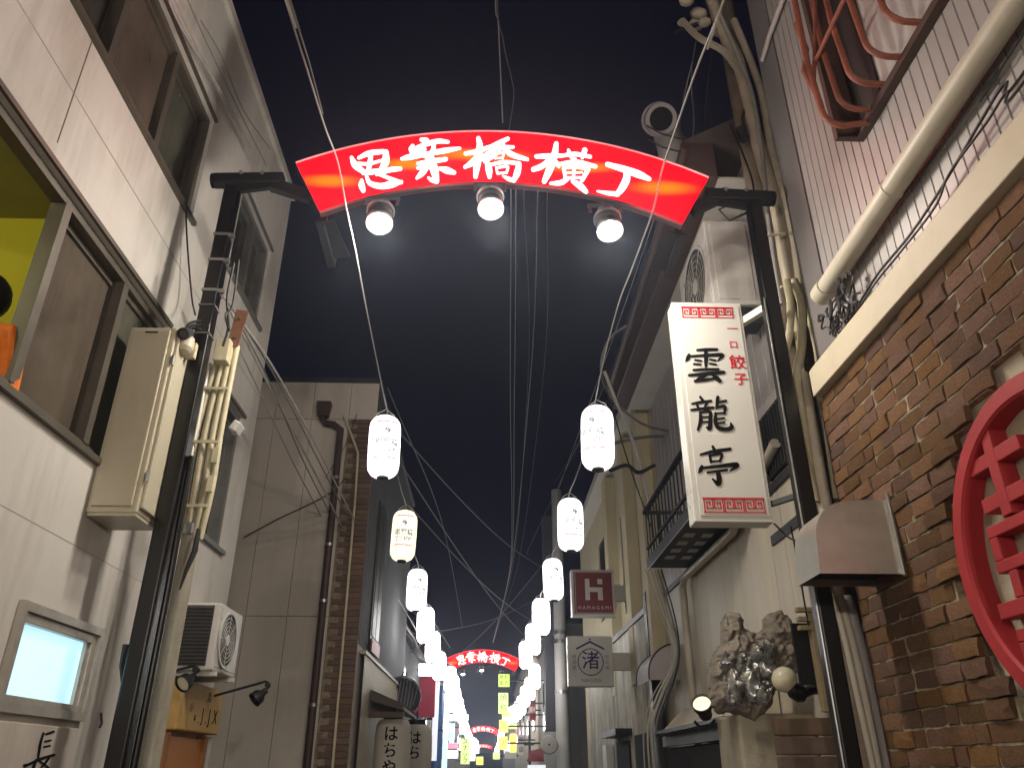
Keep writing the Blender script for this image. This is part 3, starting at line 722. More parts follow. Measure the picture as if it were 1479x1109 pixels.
MB().box(UX-.01,UX+.06,3.935,4.21,3.80,9.5).build('corner_flashing', mat('dark_flashing',(.22,.2,.2),.5,.3,var=.1), bb)
MB().tube([onx(1132,-4,2.0),onx(1112,50,2.0),onx(1101,88,2.0)],.018,8).build('drain_pipe', M['pinkpipe'], bb, smooth=True)
MB().box(1.99,2.9,4.197,4.22,0,3.6).build('end_wall', M['quoin'], bb)
# window with its bent steel guard
wx = UX
gw = MB(); wy0, wy1, wz0, wz1 = 1.0, 3.16, 4.74, 6.1
gw.box(wx-.05,wx+.0,wy0,wy1,wz0-.045,wz0); gw.box(wx-.16,wx+.0,wy1,wy1+.035,wz0-.04,wz1); gw.box(wx-.05,wx,wy0,wy1,wz1,wz1+.05)
wn = gw.build('window', M['fascia'], bb)
MB().box(wx-.02,wx-.012,wy0,wy1-.26,wz0+.002,wz1-.002).build('pane', mat('frosted_pane',(.50,.46,.45),.3,var=.12,scale=2), wn)
MB().box(wx-.035,wx-.002,wy1-.26,wy1-.001,wz0+.002,wz1-.002).build('dark_jamb', mat('dark_jamb',(.035,.025,.025),.6), wn)
gd = thing('window_guard', 'rust-red bent steel bar guard round the upper window of the brick building', 'window guard', (wx,2.4,wz0))
def bent(y, out, zb, r=.016, up=1.25, foot=0.):
    x1 = wx-out; k = .10
    pts = [(wx-.03,y,zb-foot),(x1+k,y,zb)] + [(x1+k-k*math.sin(a),y,zb+k-k*math.cos(a)) for a in np.linspace(.25,math.pi/2,6)] + [(x1-.02,y,zb+.45),(x1+.0,y,zb+up)]
    return MB().tube(pts, r, 10)
for y in (1.7,1.9,2.1,2.28,2.47,2.66,2.84,3.0):
    bent(y, .20+random.uniform(-.01,.012), wz0+random.uniform(-.004,.012)).build('bar', M['red_rust'], gd, smooth=True)
bent(3.06,.27,wz0-.06,.017,1.3,-.03).build('bar', M['red_rust'], gd, smooth=True)
MB().tube([(wx-.235,1.5,wz0+.42),(wx-.24,2.4,wz0+.425),(wx-.25,3.10,wz0+.40)],.013,8).build('tie_rod', M['red_rust'], gd, smooth=True)
MB().tube([(wx-.28,3.07,wz0+.2),(wx-.31,3.075,wz0+.36),(wx-.27,3.07,wz0+.52),(wx-.29,3.08,wz0+.75)],.015,8).build('end_hook', M['red_rust'], gd, smooth=True)
MB().tube([(wx-.26,3.085,wz0+.30),(wx-.23,3.0,wz0+.62),(wx-.22,2.9,wz0+.95)],.012,8).build('end_brace', M['red_rust'], gd, smooth=True)
# diagonal cream pipe
dp = thing('drain_pipe', 'fat cream drain pipe running aslant along the ribbed steel wall', 'pipe', (1.96,2.8,4.15))
a, b = Vector((1.955,.6,4.235)), Vector((1.955,3.86,4.125))
MB().tube([a,b],.058,20).build('pipe', M['pipe'], dp, smooth=True)
for f in (.35,.72):
    c = a.lerp(b,f); MB().lathe([(.0585,-.012),(.062,-.012),(.062,.012),(.0585,.012)],c,(b-a),20,False).build('clip', M['pipe'], dp, smooth=True)
MB().lathe([(.059,-.05),(.066,-.05),(.066,.05),(.059,.05)],a.lerp(b,.985),(b-a),20,False).build('socket', M['pipe'], dp, smooth=True)
# tangle of wires at the end of that pipe
tw = MB(); rt_ = random.Random(3); c0 = Vector((1.93,3.66,3.83))
for k in range(15):
    p = c0 + Vector((rt_.uniform(-.01,.06), rt_.uniform(-.15,.16), rt_.uniform(0,.16))); pts = []
    for i in range(14):
        p = p + Vector((rt_.uniform(-.012,.012), rt_.uniform(-.055,.055), rt_.uniform(-.045,.045))); p.x = min(2.02, max(1.90, p.x)); p.z = max(3.81, min(4.05, p.z)); p.y = max(3.48, min(3.9, p.y)); pts.append(tuple(p))
    S = [tuple(q) for q in stroke2d(pts,4)]; tw.tube(S,.0055,5)
tag(tw.build('wire_tangle', M['wire_dark']), 'tangled clump of black wire on the cream ledge', 'wires', kind='stuff')
# thin cables along the siding
def cable(pts, r, mt, label, group=None, name='cable', k=8, n=5):
    S = [tuple(q) for q in stroke2d([tuple(p) for p in pts], k)] if len(pts) > 2 else pts
    return tag(MB().tube(S, r, n).build(name, M[mt], smooth=True), label, 'cable', group)
cable([Vector((2.0,-2.5,4.6)),onx(1500,15,2.0),onx(1440,100,2.0),onx(1380,185,2.0),onx(1310,275,2.0),onx(1240,370,2.0),onx(1195,435,2.0)],.005,'wire_dark','thin straight black cable below the fat cream pipe on the ribbed wall')
cable([Vector((1.99,-2.5,4.3)),Vector((1.99,0,4.2)),onx(1500,75,1.99),onx(1452,120,1.99),onx(1420,170,1.99),onx(1382,235,1.99),onx(1345,295,1.99),onx(1310,345,1.99),onx(1265,400,1.99),onx(1222,470,1.99)],.007,'wire_dark','thick wavy black cable hanging just above the cream ledge')
cable([Vector((1.985,-2.5,4.25)),Vector((1.985,0,4.1)),onx(1500,90,1.985),onx(1455,132,1.985),onx(1426,176,1.985),onx(1372,250,1.985),onx(1350,300,1.985),onx(1300,365,1.985),onx(1258,418,1.985),onx(1215,490,1.985)],.006,'wire_dark','second wavy black cable twisted with the thick one above the ledge')
# round red double-happiness emblem in the plaster niche
em = thing('round_emblem', 'big round red emblem with a lattice character in a niche of the brick wall', 'sign', (1.92,CYc,CZc))
m = MB(); N = 72; vs = []
for i in range(N):
    a = 2*math.pi*i/N
    for r, x in ((.522,2.018),(.522,1.94),(.532,1.93),(.588,1.93),(.600,1.94),(.600,2.018)): vs.append((x, CYc+r*math.cos(a), CZc+r*math.sin(a)))
m.add(vs, [(i*6+j, i*6+j+1, ((i+1)%N)*6+j+1, ((i+1)%N)*6+j) for i in range(N) for j in range(5)])
m.build('ring', M['red_paint'], em, smooth=True)
ex0, ex1 = 1.945, 2.018
def eb_(y0, y1, z0, z1, name, dx=0.): MB().box(ex0+dx,ex1,min(y0,y1),max(y0,y1),z0,z1).build(name, M['red_paint'], em, bevel=.004)
def q(u, v): p = onx(u, v, ex0); return p.y, p.z
t_ = .058
for s in (0,1):                                       # the two halves of the character side by side
    oy = CYc + (.225 if s == 0 else -.225)
    eb_(oy-t_/2,oy+t_/2,2.46,2.80,'character_upright')
    eb_(oy-.17,oy+.17,2.66,2.66+t_,'character_bar',.002)
    eb_(oy-.135,oy+.135,2.50,2.50+t_,'character_bar',.0035)
    # upper box
    eb_(oy-.15,oy+.15,2.405,2.405+.045,'character_bar',.0015); eb_(oy-.15,oy+.15,2.27,2.315,'character_bar',.0015)
    eb_(oy-.15,oy-.10,2.316,2.404,'character_upright',.0025); eb_(oy+.10,oy+.15,2.316,2.404,'character_upright',.0025)
    eb_(oy-.09,oy-.04,2.17,2.268,'character_upright',.003); eb_(oy+.04,oy+.09,2.17,2.268,'character_upright',.003)
    # lower box
    eb_(oy-.14,oy+.14,2.02,2.065,'character_bar',.0015); eb_(oy-.14,oy+.14,1.90,1.945,'character_bar',.0015)
    eb_(oy-.14,oy-.09,1.946,2.019,'character_upright',.0025); eb_(oy+.09,oy+.14,1.946,2.019,'character_upright',.0025)
eb_(CYc-.43,CYc+.43,2.11,2.168,'character_bar',.0005)
# stainless vent hood
hd = thing('vent_hood', 'stainless steel vent hood with a rounded top on the brick wall', 'vent hood', (1.97,3.8,2.6))
prof = [(1.968,2.80),(1.80,2.797)] + [(1.76-.18*math.sin(a),2.60+.19*math.cos(a)) for a in np.linspace(.1,math.pi/2,9)] + [(1.568,2.435)]
y0, y1 = 3.66, 3.94; m = MB(); n = len(prof)
m.add([(x,y0,z) for x,z in prof]+[(x,y1,z) for x,z in prof], [(i,i+1,n+i+1,n+i) for i in range(n-1)])
m.build('curved_sheet', M['stainless'], hd, smooth=True)
cap = prof + [(1.968,2.435)]
MB().prism([(x,y0-.004,z) for x,z in cap],(0,.004,0)).build('side_plate', M['stainless'], hd); MB().prism([(x,y1,z) for x,z in cap],(0,.004,0)).build('side_plate', M['stainless'], hd)
m = MB(); m.box(1.962,1.972,y0-.03,y0-.005,2.42,2.83); m.build('wall_flange', M['strap'], hd)
MB().quad((1.575,y0+.002,2.47),(1.965,y0+.002,2.47),(1.965,y1-.002,2.47),(1.575,y1-.002,2.47)).build('dark_throat', M['dark_void'], hd)

# ================================================================== HANGING SIGN (white light box)
SGX0, SGX1, SGZ0, SGZ1, SGY = 1.20, 1.667, 2.90, 4.41, 4.40
sg = thing('hanging_sign', 'tall white shop sign with black brushed characters and red key-fret bands hung from the post', 'sign', (1.43,SGY,2.9))
MB().box(SGX0,SGX1,SGY,SGY+.13,SGZ0,SGZ1).build('light_box', M['sign_white'], sg, bevel=.006)
MB().box(SGX0+.035,SGX1-.02,SGY-.005,SGY-.0005,SGZ0+.035,SGZ1-.03).build('face_panel', M['sign_white'], sg, bevel=.003)
MB().bar((1.66,4.46,4.28),(1.79,4.24,4.29),.04,.05).build('bracket', M['white_enamel'], sg); MB().bar((1.66,4.46,3.02),(1.79,4.24,3.02),.03,.03).build('bracket', M['dark_steel'], sg)
tfS = lambda x, y: ony(960+x/3.0806, 420+y/3.0806, SGY-.006)
KUMO = [[(145,264,10),(190,262,12),(232,262,15)],[(108,285,12),(103,300,15),(95,312,8)],[(110,292,9),(180,288,11),(255,286,14),(238,310,9)],[(183,268,14),(184,300,15),(183,336,13)],[(135,308,8),(162,312,10)],[(130,326,8),(160,328,10)],[(202,306,8),(226,310,10)],[(200,324,8),(228,328,10)],
    [(128,353,9),(180,350,10),(238,350,14)],[(108,376,10),(180,370,13),(262,363,17)],[(185,372,14),(160,388,14),(135,402,9)],[(135,402,12),(185,396,11),(232,388,11)],[(212,374,9),(230,388,16),(245,402,19)]]
RYU = [[(158,472,10),(170,488,15)],[(122,502,8),(160,496,11),(206,490,13)],[(143,505,9),(150,523,13)],[(188,498,13),(178,518,9)],[(118,530,9),(165,525,11),(216,520,14)],[(158,540,10),(160,580,14),(148,618,12)],[(158,541,9),(200,538,11),(203,575,14),(200,612,15),(186,606,8)],[(162,562,8),(200,560,9)],[(162,584,8),(200,582,9)],
    [(236,474,14),(234,500,13),(230,522,12)],[(236,497,9),(272,490,13)],[(230,520,9),(266,515,12),(266,546,12)],[(228,546,8),(266,543,10)],[(226,545,11),(226,585,14),(240,610,15),(275,616,15),(297,608,16),(293,588,7)],[(236,570,8),(264,566,10)],[(236,590,8),(266,586,10)]]
TEI = [[(213,692,10),(224,712,18)],[(160,728,9),(220,714,13),(291,704,16)],[(200,732,11),(206,762,13)],[(202,733,9),(252,726,11),(246,758,12)],[(206,760,9),(246,755,9)],[(165,782,14),(160,795,15),(152,808,9)],[(165,788,11),(240,780,12),(322,774,17),(292,800,9)],[(190,808,9),(276,797,13)],[(236,805,16),(242,835,19),(238,858,17),(212,836,7)]]
for nm, ss in (('kumo',KUMO),('ryu',RYU),('tei',TEI)):
    m = MB()
    for i, s in enumerate(ss): brush(m, [(x,y,w_*1.28) for x,y,w_ in s], tfS, (0,-1,0), .0015, i)
    m.build('lettering', M['ink'], sg)
for ch, (x, y), s in (('一',(302,172),44),('口',(307,242),36),('餃',(325,322),64),('子',(340,396),54)):
    m = MB(); p = tfS(x,y); text_on(m, ch, p, (1,0,-.01), (-.05,0,1), s/3.08*.0052, 1., .012); m.build('lettering', M['ink_red'], sg)
def fret(x0, x1, z0, z1, n):
    m = MB(); w = (x1-x0)/n; hgt = z1-z0; t = hgt*.095
    for k in range(n):
        X0 = x0+k*w; fl = k % 2
        def seg(a, b):
            (ax,az),(bx,bz) = a, b; ax, bx = min(ax,bx), max(ax,bx); az, bz = min(az,bz), max(az,bz)
            if fl: ax, bx = 1-bx, 1-ax
            m.box(X0+ax*w*.94-t/2, X0+bx*w*.94+t/2, SGY-.0085, SGY-.0062, z0+az*hgt-t/2+t*.5*0, z0+bz*hgt+t/2)
        P = [(.06,.0),(.06,1.),(.94,1.),(.94,.24),(.32,.24),(.32,.72),(.66,.72),(.66,.5)]
        for i in range(len(P)-1): seg(P[i], P[i+1])
    seg_y = 0
    m.box(x0-.004,x1+.000,SGY-.0084,SGY-.0062,z0-t*1.6,z0-t*.6); m.box(x0-.004,x1,SGY-.0084,SGY-.0062,z1+t*.8,z1+t*1.8)
    return m.build('key_fret_band', M['ink_red'], sg)
fret(SGX0+.062,SGX1-.06,4.295,4.36,6); fret(SGX0+.062,SGX1-.04,2.965,3.035,6)

# ================================================================== UTILITY POLE AND CONDUITS beside the right post
up = thing('utility_pole', 'brown-grey pole wrapped in cream conduits between the brick and the siding buildings', 'utility pole', (2.03,4.62,0))
MB().tube([(2.05,4.62,0),(2.03,4.62,5),(2.00,4.62,9)],[.10,.092,.08],16).build('pole', mat('weathered_pole',(.24,.19,.14),.85,var=.25,scale=8,streak=7,stain=(.1,.08,.06),stain_amt=.5,bump=.3,bscale=90), up, smooth=True)
def conduit(pxs, y, r, mt='cream', nm='conduit'):
    S = [tuple(p) for p in stroke2d([tuple(ony(u,v,y)) for u,v in pxs],6)]
    return MB().tube(S, r, 10).build(nm, M[mt], up, smooth=True)
conduit([(1018,-30),(1042,40),(1066,90),(1082,150),(1098,220),(1122,300),(1134,370),(1146,430)],4.44,.050,'pale_pipe')
conduit([(1060,30),(1085,90),(1104,150),(1114,210),(1132,280),(1146,350),(1156,425)],4.40,.030,'pale_pipe')
conduit([(1136,405),(1142,440),(1140,480),(1132,530),(1138,590),(1150,630),(1164,665),(1178,725)],4.30,.026)
conduit([(1146,405),(1158,440),(1158,500),(1151,545),(1158,600),(1166,660),(1176,720)],4.34,.030)
conduit([(1158,540),(1172,620),(1190,720),(1200,760)],4.36,.042,'pale_pipe')
conduit([(1212,860),(1238,960),(1268,1109),(1272,1150)],4.30,.024,'pipe')
conduit([(1224,860),(1252,970),(1284,1109),(1290,1150)],4.32,.030,'pinkpipe')
for (u,v) in ((1122,340),(1140,415),(1139,548)):
    p = ony(u,v,4.33); MB().bar(p+Vector((-.06,0,0)),p+Vector((.06,0,.015)),.02,.012).build('pipe_clip', M['cream'], up)
conduit([(1096,120),(1112,220),(1122,310),(1136,400),(1150,470),(1162,560),(1176,640)],4.48,.020,'cream')
conduit([(1040,20),(1062,70),(1085,130),(1098,200),(1108,300),(1120,390),(1128,440)],4.36,.016,'wire')
conduit([(1142,430),(1134,500),(1136,560),(1154,640),(1174,720)],4.30,.010,'wire_dark')
conduit([(1160,430),(1178,500),(1186,560),(1196,640),(1208,720)],4.40,.018,'cream')
conduit([(1195,840),(1215,900),(1240,1010),(1262,1109)],4.28,.016,'pipe')
clump = MB(); rc = random.Random(11)
for k in range(10):
    p = ony(990+rc.uniform(-10,50), 18+rc.uniform(-30,26), 4.5+rc.uniform(-.1,.15)); clump.ball(p, rc.uniform(.035,.075), 8, 6, (1.2,1,.8))
tag(clump.build('cable_wrapping', M['pale_pipe'], up, smooth=True), kind='stuff')
MB().bar(ony(975,48,4.5),ony(1040,22,4.5),.03,.03).build('cross_arm', M['dark_steel'], up)
cable([ony(985,30,4.45),ony(1010,55,4.4),ony(1045,75,4.4),ony(1072,110,4.42)],.028,'pipe','pale thick cable looping off the top of the brown-grey pole')
cable([ony(1055,180,4.5),ony(1070,215,4.45),ony(1085,255,4.4),ony(1090,285,4.35)],.008,'wire_dark','short black lead dropping from the brown-grey pole to the post top')
MB().lathe([(.02,0),(.045,.01),(.04,.12),(.02,.13)],ony(1070,185,4.45),(.1,0,-1),10).build('insulator', M['dark_steel'], up, smooth=True)
MB().tube([ony(1084,130,4.45),ony(1072,170,4.45),ony(1076,205,4.45)],.012,6).build('insulator_stem', M['dark_steel'], up)

# ================================================================== SIDING BUILDING (right, behind the hanging sign)
CXW, CY0, CY1 = 2.06, 4.75, 9.1
cb = thing('siding_building', 'two storey house in pale siding with a dark eave behind the hanging sign', 'building', (2.6,7,0))
m = MB(); m.box(CXW+.012,4.5,CY0,CY1,0,6.5); m.build('wall', M['soffit'], cb)
y = CY0+.002; k = 0
while y < CY1-.05:
    wd = min(.262, CY1-y); MB().box(CXW-.006,CXW+.011,y+.0025,y+wd-.0025,.1,3.40).build('siding_board', M['siding'], cb); y += wd
ribbed(cb,'upper_cladding',M['corr'],'x',CXW-.002,CY0+.005,CY1-.002,3.46,5.775,.19,.022,.012,-1)
MB().box(1.77,2.3,4.74,CY1+.03,5.78,5.80).build('soffit', M['soffit'], cb)
MB().box(1.57,1.768,4.72,CY1+.05,5.775,6.13).build('eave_fascia', M['fascia'], cb, bevel=.01)
MB().prism([(1.54,4.72,6.135),(1.54,4.72,6.16),(2.9,4.72,6.95),(4.6,4.72,6.95),(4.6,4.72,6.14)],(0,CY1-4.64,0)).build('roof', M['jade'], cb)
MB().tube([(1.55,4.72,6.10),(1.55,CY1+.06,6.06)],.05,12).build('gutter', M['fascia'], cb, smooth=True)
m = MB(); m.box(CXW-.03,CXW+.0,CY0,CY1,3.402,3.455); m.build('belt_trim', M['dark_steel'], cb)
a, b = onx(1058,768,1.99), onx(985,840,1.99)
pp_ = [(1.99,5.0,a.z+.3),(1.99,a.y,a.z),(1.99,b.y-.1,b.z+.02),(1.99,b.y,b.z-.06),(1.99,b.y+.01,1.6),(1.99,b.y+.01,.1)]
MB().tube(pp_,.038,12).build('down_pipe', M['pipe'], cb, smooth=True)
# near end trims seen between the sign and the post
for (z0,z1,mt) in ((3.05,3.12,'dark_steel'),(3.98,4.06,'pinkpipe')): MB().box(CXW-.02,CXW+.009,CY0+.001,5.5,z0,z1).build('trim_strip', M[mt], cb)
w_ = MB().box(CXW-.025,CXW-.004,4.8,5.35,3.49,3.95).build('window', M['dark_void'], cb)
for i in range(9): MB().box(CXW-.045,CXW-.027,4.82+i*.06,4.832+i*.06,3.49,3.95).build('window_bar', M['dark_steel'], w_)
# balcony
bl = []
fx, by0, by1, bz0, bz1 = 1.60, 5.75, 7.78, 3.42, 3.97
MB().box(fx,CXW-.03,by0,by1,bz0,bz0+.05).build('balcony_floor', M['black_steel'], cb)
MB().box(fx-.012,fx-.001,by0,by1,bz0-.03,bz0+.075).build('balcony_skirt', M['black_steel'], cb)
MB().box(fx-.016,fx-.0125,by0,by1,bz0-.034,bz0-.026).build('balcony_trim', M['strap'], cb)
MB().box(fx-.015,fx+.03,by0,by1,bz1,bz1+.03).build('balcony_rail', M['black_steel'], cb); MB().box(fx+.031,CXW-.03,by1-.04,by1,bz1,bz1+.03).build('balcony_rail', M['black_steel'], cb)
MB().box(fx-.005,fx+.02,by0,by1,3.60,3.625).build('balcony_rail', M['black_steel'], cb)
i = 0
while by0+.03+i*.13 < by1: yy = by0+.03+i*.13; MB().box(fx+.002,fx+.014,yy,yy+.012,bz0+.055,bz1-.001).build('balcony_slat', M['black_steel'], cb); i += 1
for i in range(5): MB().box(fx+.06+i*.075,fx+.08+i*.075,by1-.03,by1-.012,bz0+.052,bz1-.001).build('balcony_slat', M['black_steel'], cb)
m = MB()
for i in range(4):
    for j in range(2): m.box(fx+.08+j*.16,fx+.17+j*.16,6.5+i*.26,6.62+i*.26,bz0-.004,bz0-.001)
tag(m.build('reflected_grid', M['strap'], cb), kind='stuff')  # pale steel patches standing in for a grid reflected on the underside
# air conditioner up on the wall
def ac_unit(label, x0, x1, y0, y1, z0, z1, fan, mt='white_enamel'):
    """fan = +1/-1: direction of the fan face along X"""
    t = thing('air_conditioner', label, 'air conditioner', ((x0+x1)/2,(y0+y1)/2,z0))
    MB().box(x0,x1,y0,y1,z0,z1).build('casing', M[mt], t, bevel=.015, seg=3)
    xf = x1 if fan > 0 else x0; e = .004*fan; cy, cz, r = (y0+y1)/2-.06, (z0+z1)/2, min(y1-y0,z1-z0)*.40
    MB().box(min(xf,xf+e),max(xf,xf+e),y0+.03,y1-.03,z0+.03,z1-.03).build('front_panel', M[mt], t)
    MB().lathe([(r*.98,0),(r*1.06,.0),(r*1.06,.014),(r*.98,.014)],(xf+e,cy,cz),(fan,0,0),28,False).build('fan_ring', M[mt], t, smooth=True)
    MB().lathe([(.001,.001),(r*.97,.001)],(xf+e,cy,cz),(fan,0,0),28,False).build('fan_opening', M['ac_grey'], t)
    m = MB()
    for f in (.2,.36,.52,.68,.84): m.tube([(xf+e+fan*.010,cy+r*f*math.cos(k*math.pi/12),cz+r*f*math.sin(k*math.pi/12)) for k in range(25)],.0025,4,False)
    for k in range(8): m.tube([(xf+e+fan*.010,cy,cz),(xf+e+fan*.010,cy+r*math.cos(k*math.pi/4),cz+r*math.sin(k*math.pi/4))],.0025,4,False)
    tag(m.build('fan_guard', M[mt], t), kind='stuff')
    MB().lathe([(.001,.012),(r*.2,.012),(r*.22,.004)],(xf+e,cy,cz),(fan,0,0),16,False).build('fan_hub', M[mt], t, smooth=True)
    return t
ah = ac_unit('big white air conditioner high under the dark eave', 1.655,2.02,4.9,5.75,4.72,5.50,-1)
MB().box(1.70,1.98,4.890,4.899,4.76,5.46).build('end_panel', M['white_enamel'], ah, bevel=.003)
for i in range(5): MB().box(1.648,1.6525,5.38+i*.05,5.39+i*.05,4.95,5.35).build('side_slot', M['ac_grey'], ah)
MB().bar((1.68,4.95,4.70),(2.05,4.95,4.70),.03,.03).build('bracket', M['dark_steel'], ah); MB().bar((1.68,5.65,4.70),(2.05,5.65,4.70),.03,.03).build('bracket', M['dark_steel'], ah)
MB().box(1.80,2.0,4.88,5.05,4.55,4.66).build('drain_box', M['dark_steel'], ah)
# duct mouth over the eave
du = thing('exhaust_duct', 'round steel exhaust duct pointing down from the dark eave', 'duct', tuple(ony(955,175,5.5)))
c = ony(955,172,5.5); d = Vector((-.08,-.72,-.69)).normalized()
MB().lathe([(.11,.0),(.148,.0),(.15,-.03),(.148,-.20),(.165,-.21),(.165,-.25),(.15,-.26),(.148,-.42)],c,d,26,False).build('duct_pipe', M['pinkpipe'], du, smooth=True)
MB().lathe([(.125,-.16),(.115,-.02),(.125,-.001)],c,d,26,False).build('inner_sleeve', M['dark_steel'], du, smooth=True)
MB().lathe([(.001,-.15),(.125,-.15)],c,d,26,False).build('damper', M['dark_void'], du)
e = c - d*.30
MB().tube([e,e-d*.15,e-d*.35+Vector((.12,0,.0)),(1.95,e.y+.5,6.7)],.15,14).build('elbow', M['pinkpipe'], du, smooth=True)
for dz in (-.17,.0): MB().tube([c+Vector((-.14,.03,dz-.06)),c+Vector((.0,.05,dz-.14)),c+Vector((.22,.1,dz-.16)),(1.75,c.y+.1,6.2)],.009,6).build('stay', M['dark_steel'], du)
# ================================================================== LEFT: pole, conduits, small things
cp = thing('concrete_pole', 'weathered concrete pole carrying cream conduits behind the black post', 'utility pole', (-1.735,4.52,0))
MB().tube([(-1.735,4.52,0),(-1.74,4.52,2.88)],[.062,.048],16).build('pole', M['conc'], cp, smooth=True)
MB().tube([(-1.795,4.44,1.0),(-1.795,4.44,3.9)],.012,6).build('white_strip', M['pale'], cp)
MB().lathe([(.05,-.03),(.056,-.03),(.056,.03),(.05,.03)],(-1.74,4.52,2.86),(0,0,1),16,False).build('collar', M['strap'], cp)
for k, (x0, top, r) in enumerate(((-1.785,3.92,.019),(-1.745,3.98,.021),(-1.705,4.02,.021),(-1.672,4.05,.018))):
    S = [(x0-.005,4.50,2.80),(x0+.012*(k-1),4.47,3.1),(x0+.01*(k-1.5)+.005,4.46,3.5),(x0+.03,4.45,top)]
    MB().tube([tuple(p) for p in stroke2d(S,6)],r,10).build('conduit', M['cream'], cp, smooth=True)
for z in (2.98,3.38,3.74): MB().box(-1.815,-1.645,4.425,4.432,z-.009,z+.009).build('pipe_clip', M['cream'], cp)
for z in (3.12,3.3): MB().obox((-1.655,4.45,z),(.035,.03,.10)).build('pipe_lug', M['cream'], cp)
MB().box(-1.75,-1.66,4.36,4.44,3.90,4.06).build('junction_box', M['cream'], cp, bevel=.006)
MB().tube([(-1.68,4.46,2.85),(-1.675,4.45,2.72),(-1.70,4.44,2.60),(-1.715,4.44,2.5)],[.012,.018,.012,.005],8).build('cable_tail', M['wire_dark'], cp, smooth=True)
MB().prism([(-1.70,4.42,4.02),(-1.63,4.42,4.04),(-1.60,4.42,4.30),(-1.68,4.42,4.31)],(0,.012,0)).build('rusty_plate', M['brown_rust'], cp)
for z in (4.10,4.24): MB().tube([(-1.65,4.418,z),(-1.65,4.408,z)],.010,8).build('plate_bolt', M['strap'], cp)
MB().obox((-1.575,4.5,3.50),(.05,.10,.07),Matrix.Rotation(.5,3,'Y')).build('white_fitting', M['white_enamel'], cp, bevel=.01)
sc_ = thing('security_camera', 'small grey camera on a cream plate strapped to the black post', 'security camera', (-1.80,4.10,3.85))
MB().box(-1.86,-1.755,4.10,4.135,3.78,3.88).build('mounting_plate', M['cream'], sc_, bevel=.004)
MB().lathe([(.02,-.06),(.042,-.055),(.046,-.02),(.046,.03),(.03,.05)],(-1.80,4.06,3.835),(.05,-.25,-1),18).build('base', M['beige_box'], sc_, smooth=True)
MB().lathe([(.02,-.05),(.036,-.045),(.036,.05),(.030,.055),(.028,.045),(.001,.045)],(-1.80,4.03,3.90),(.1,-.85,-.5),18).build('camera_body', M['dark_steel'], sc_, smooth=True)
MB().lathe([(.001,.047),(.022,.047)],(-1.80,4.03,3.90),(.1,-.85,-.5),14,False).build('lens', M['glass_dark'], sc_)
al = ac_unit('white air conditioner low on the white wall above the wooden sign', -2.07,-1.82,5.50,6.02,2.19,2.63,1)
m = MB(); m.box(-2.055,-1.865,5.493,5.499,2.22,2.61); m.build('side_grille', M['ac_grey'], al)
g_ = MB()
for i in range(16): g_.obox((-1.96,5.489,2.235+i*.0235),(.185,.012,.008),Matrix.Rotation(.5,3,'X'))
tag(g_.build('grille_fin', M['dark_steel'], al), kind='stuff')
for y in (5.55,5.95): MB().bar((-2.098,y,2.175),(-1.80,y,2.175),.03,.03).build('bracket', M['white_enamel'], al)
ws = thing('wooden_sign', 'yellow wooden signboard with dark brush marks under the air conditioner', 'sign', (-2.05,6.0,1.85))
MB().box(-2.098,-2.0,5.54,6.42,1.835,2.14).build('board', M['wood_sign'], ws, bevel=.01)
m = MB(); rw = random.Random(2)
vs_ = [('a',5.86,1.93,.075),('.',5.94,1.915,.07),('J',6.01,1.945,.12),('.',6.09,1.92,.07),('J',6.16,1.945,.13),('.',6.22,1.92,.07),('X',6.29,1.945,.13)]
for ch, y, z, s in vs_: text_on(m, ch, (-1.999,y,z), (0,1,0), (0,0,1), s, 1.0, .006, .001)
text_on(m, 'ル', (-1.999,6.10,2.065), (0,1,0), (0,0,1), .09, 1., .004, .001)
tag(m.build('lettering', M['ink'], ws), kind='stuff')
MB().ball((-1.9985,5.76,1.985),.035,12,8,(.03,1,.9)).build('painted_mark', M['wood'], ws)
for nm, c, arm0, lab, lit in (('gooseneck_lamp',Vector((-1.93,5.35,2.10)),Vector((-2.095,5.5,2.18)),'black gooseneck lamp with a pale lens at the near edge of the wooden sign',1),('gooseneck_lamp',ony(370,1008,6.2),Vector((-2.0,6.2,2.09)),'black gooseneck lamp on a long thin arm at the far edge of the wooden sign',0)):
    t = thing(nm, lab, 'lamp', tuple(c), 'lamps over the wooden sign')
    ax = Vector((-.35,-.75,-.55)).normalized() if lit else Vector((-.6,-.45,-.65)).normalized()
    k = c - ax*.07
    MB().lathe([(.008,-.03),(.022,-.02),(.024,.01),(.05,.04),(.056,.09),(.052,.09),(.047,.05)],k,ax,18,False).build('shade', M['black_steel'], t, smooth=True)
    MB().lathe([(.001,.075),(.049,.075)],k,ax,18,False).build('lens', M['globe'] if lit else M['glass_dark'], t)
    top = k - ax*.03
    MB().tube([arm0, Vector((top.x-.02,top.y,top.z+.055)), Vector((top.x,top.y,top.z+.05)), top],.009,8).build('arm', M['black_steel'], t, smooth=True)
    MB().tube([top+Vector((0,-.02,.03)),top+Vector((0,.02,.03))],.02,10).build('joint', M['black_steel'], t, smooth=True)
dr = thing('wooden_door', 'orange wooden door with a moulded frame below the wooden sign', 'door', (-2.05,6.0,0))
MB().box(-2.098,-2.06,5.56,6.25,.02,1.80).build('leaf', E['orange'], dr);  # the leaf's lit look is put in as a faint glow
for y0,y1 in ((5.50,5.56),(6.25,6.31),(6.36,6.40)): MB().box(-2.098,-2.03,y0,y1,.02,1.82).build('frame', M['wood'] if y0<6.3 else M['white_enamel'], dr)
MB().box(-2.06,-2.05,5.7,6.1,.9,1.6).build('leaf_panel', M['wood'], dr, bevel=.004)
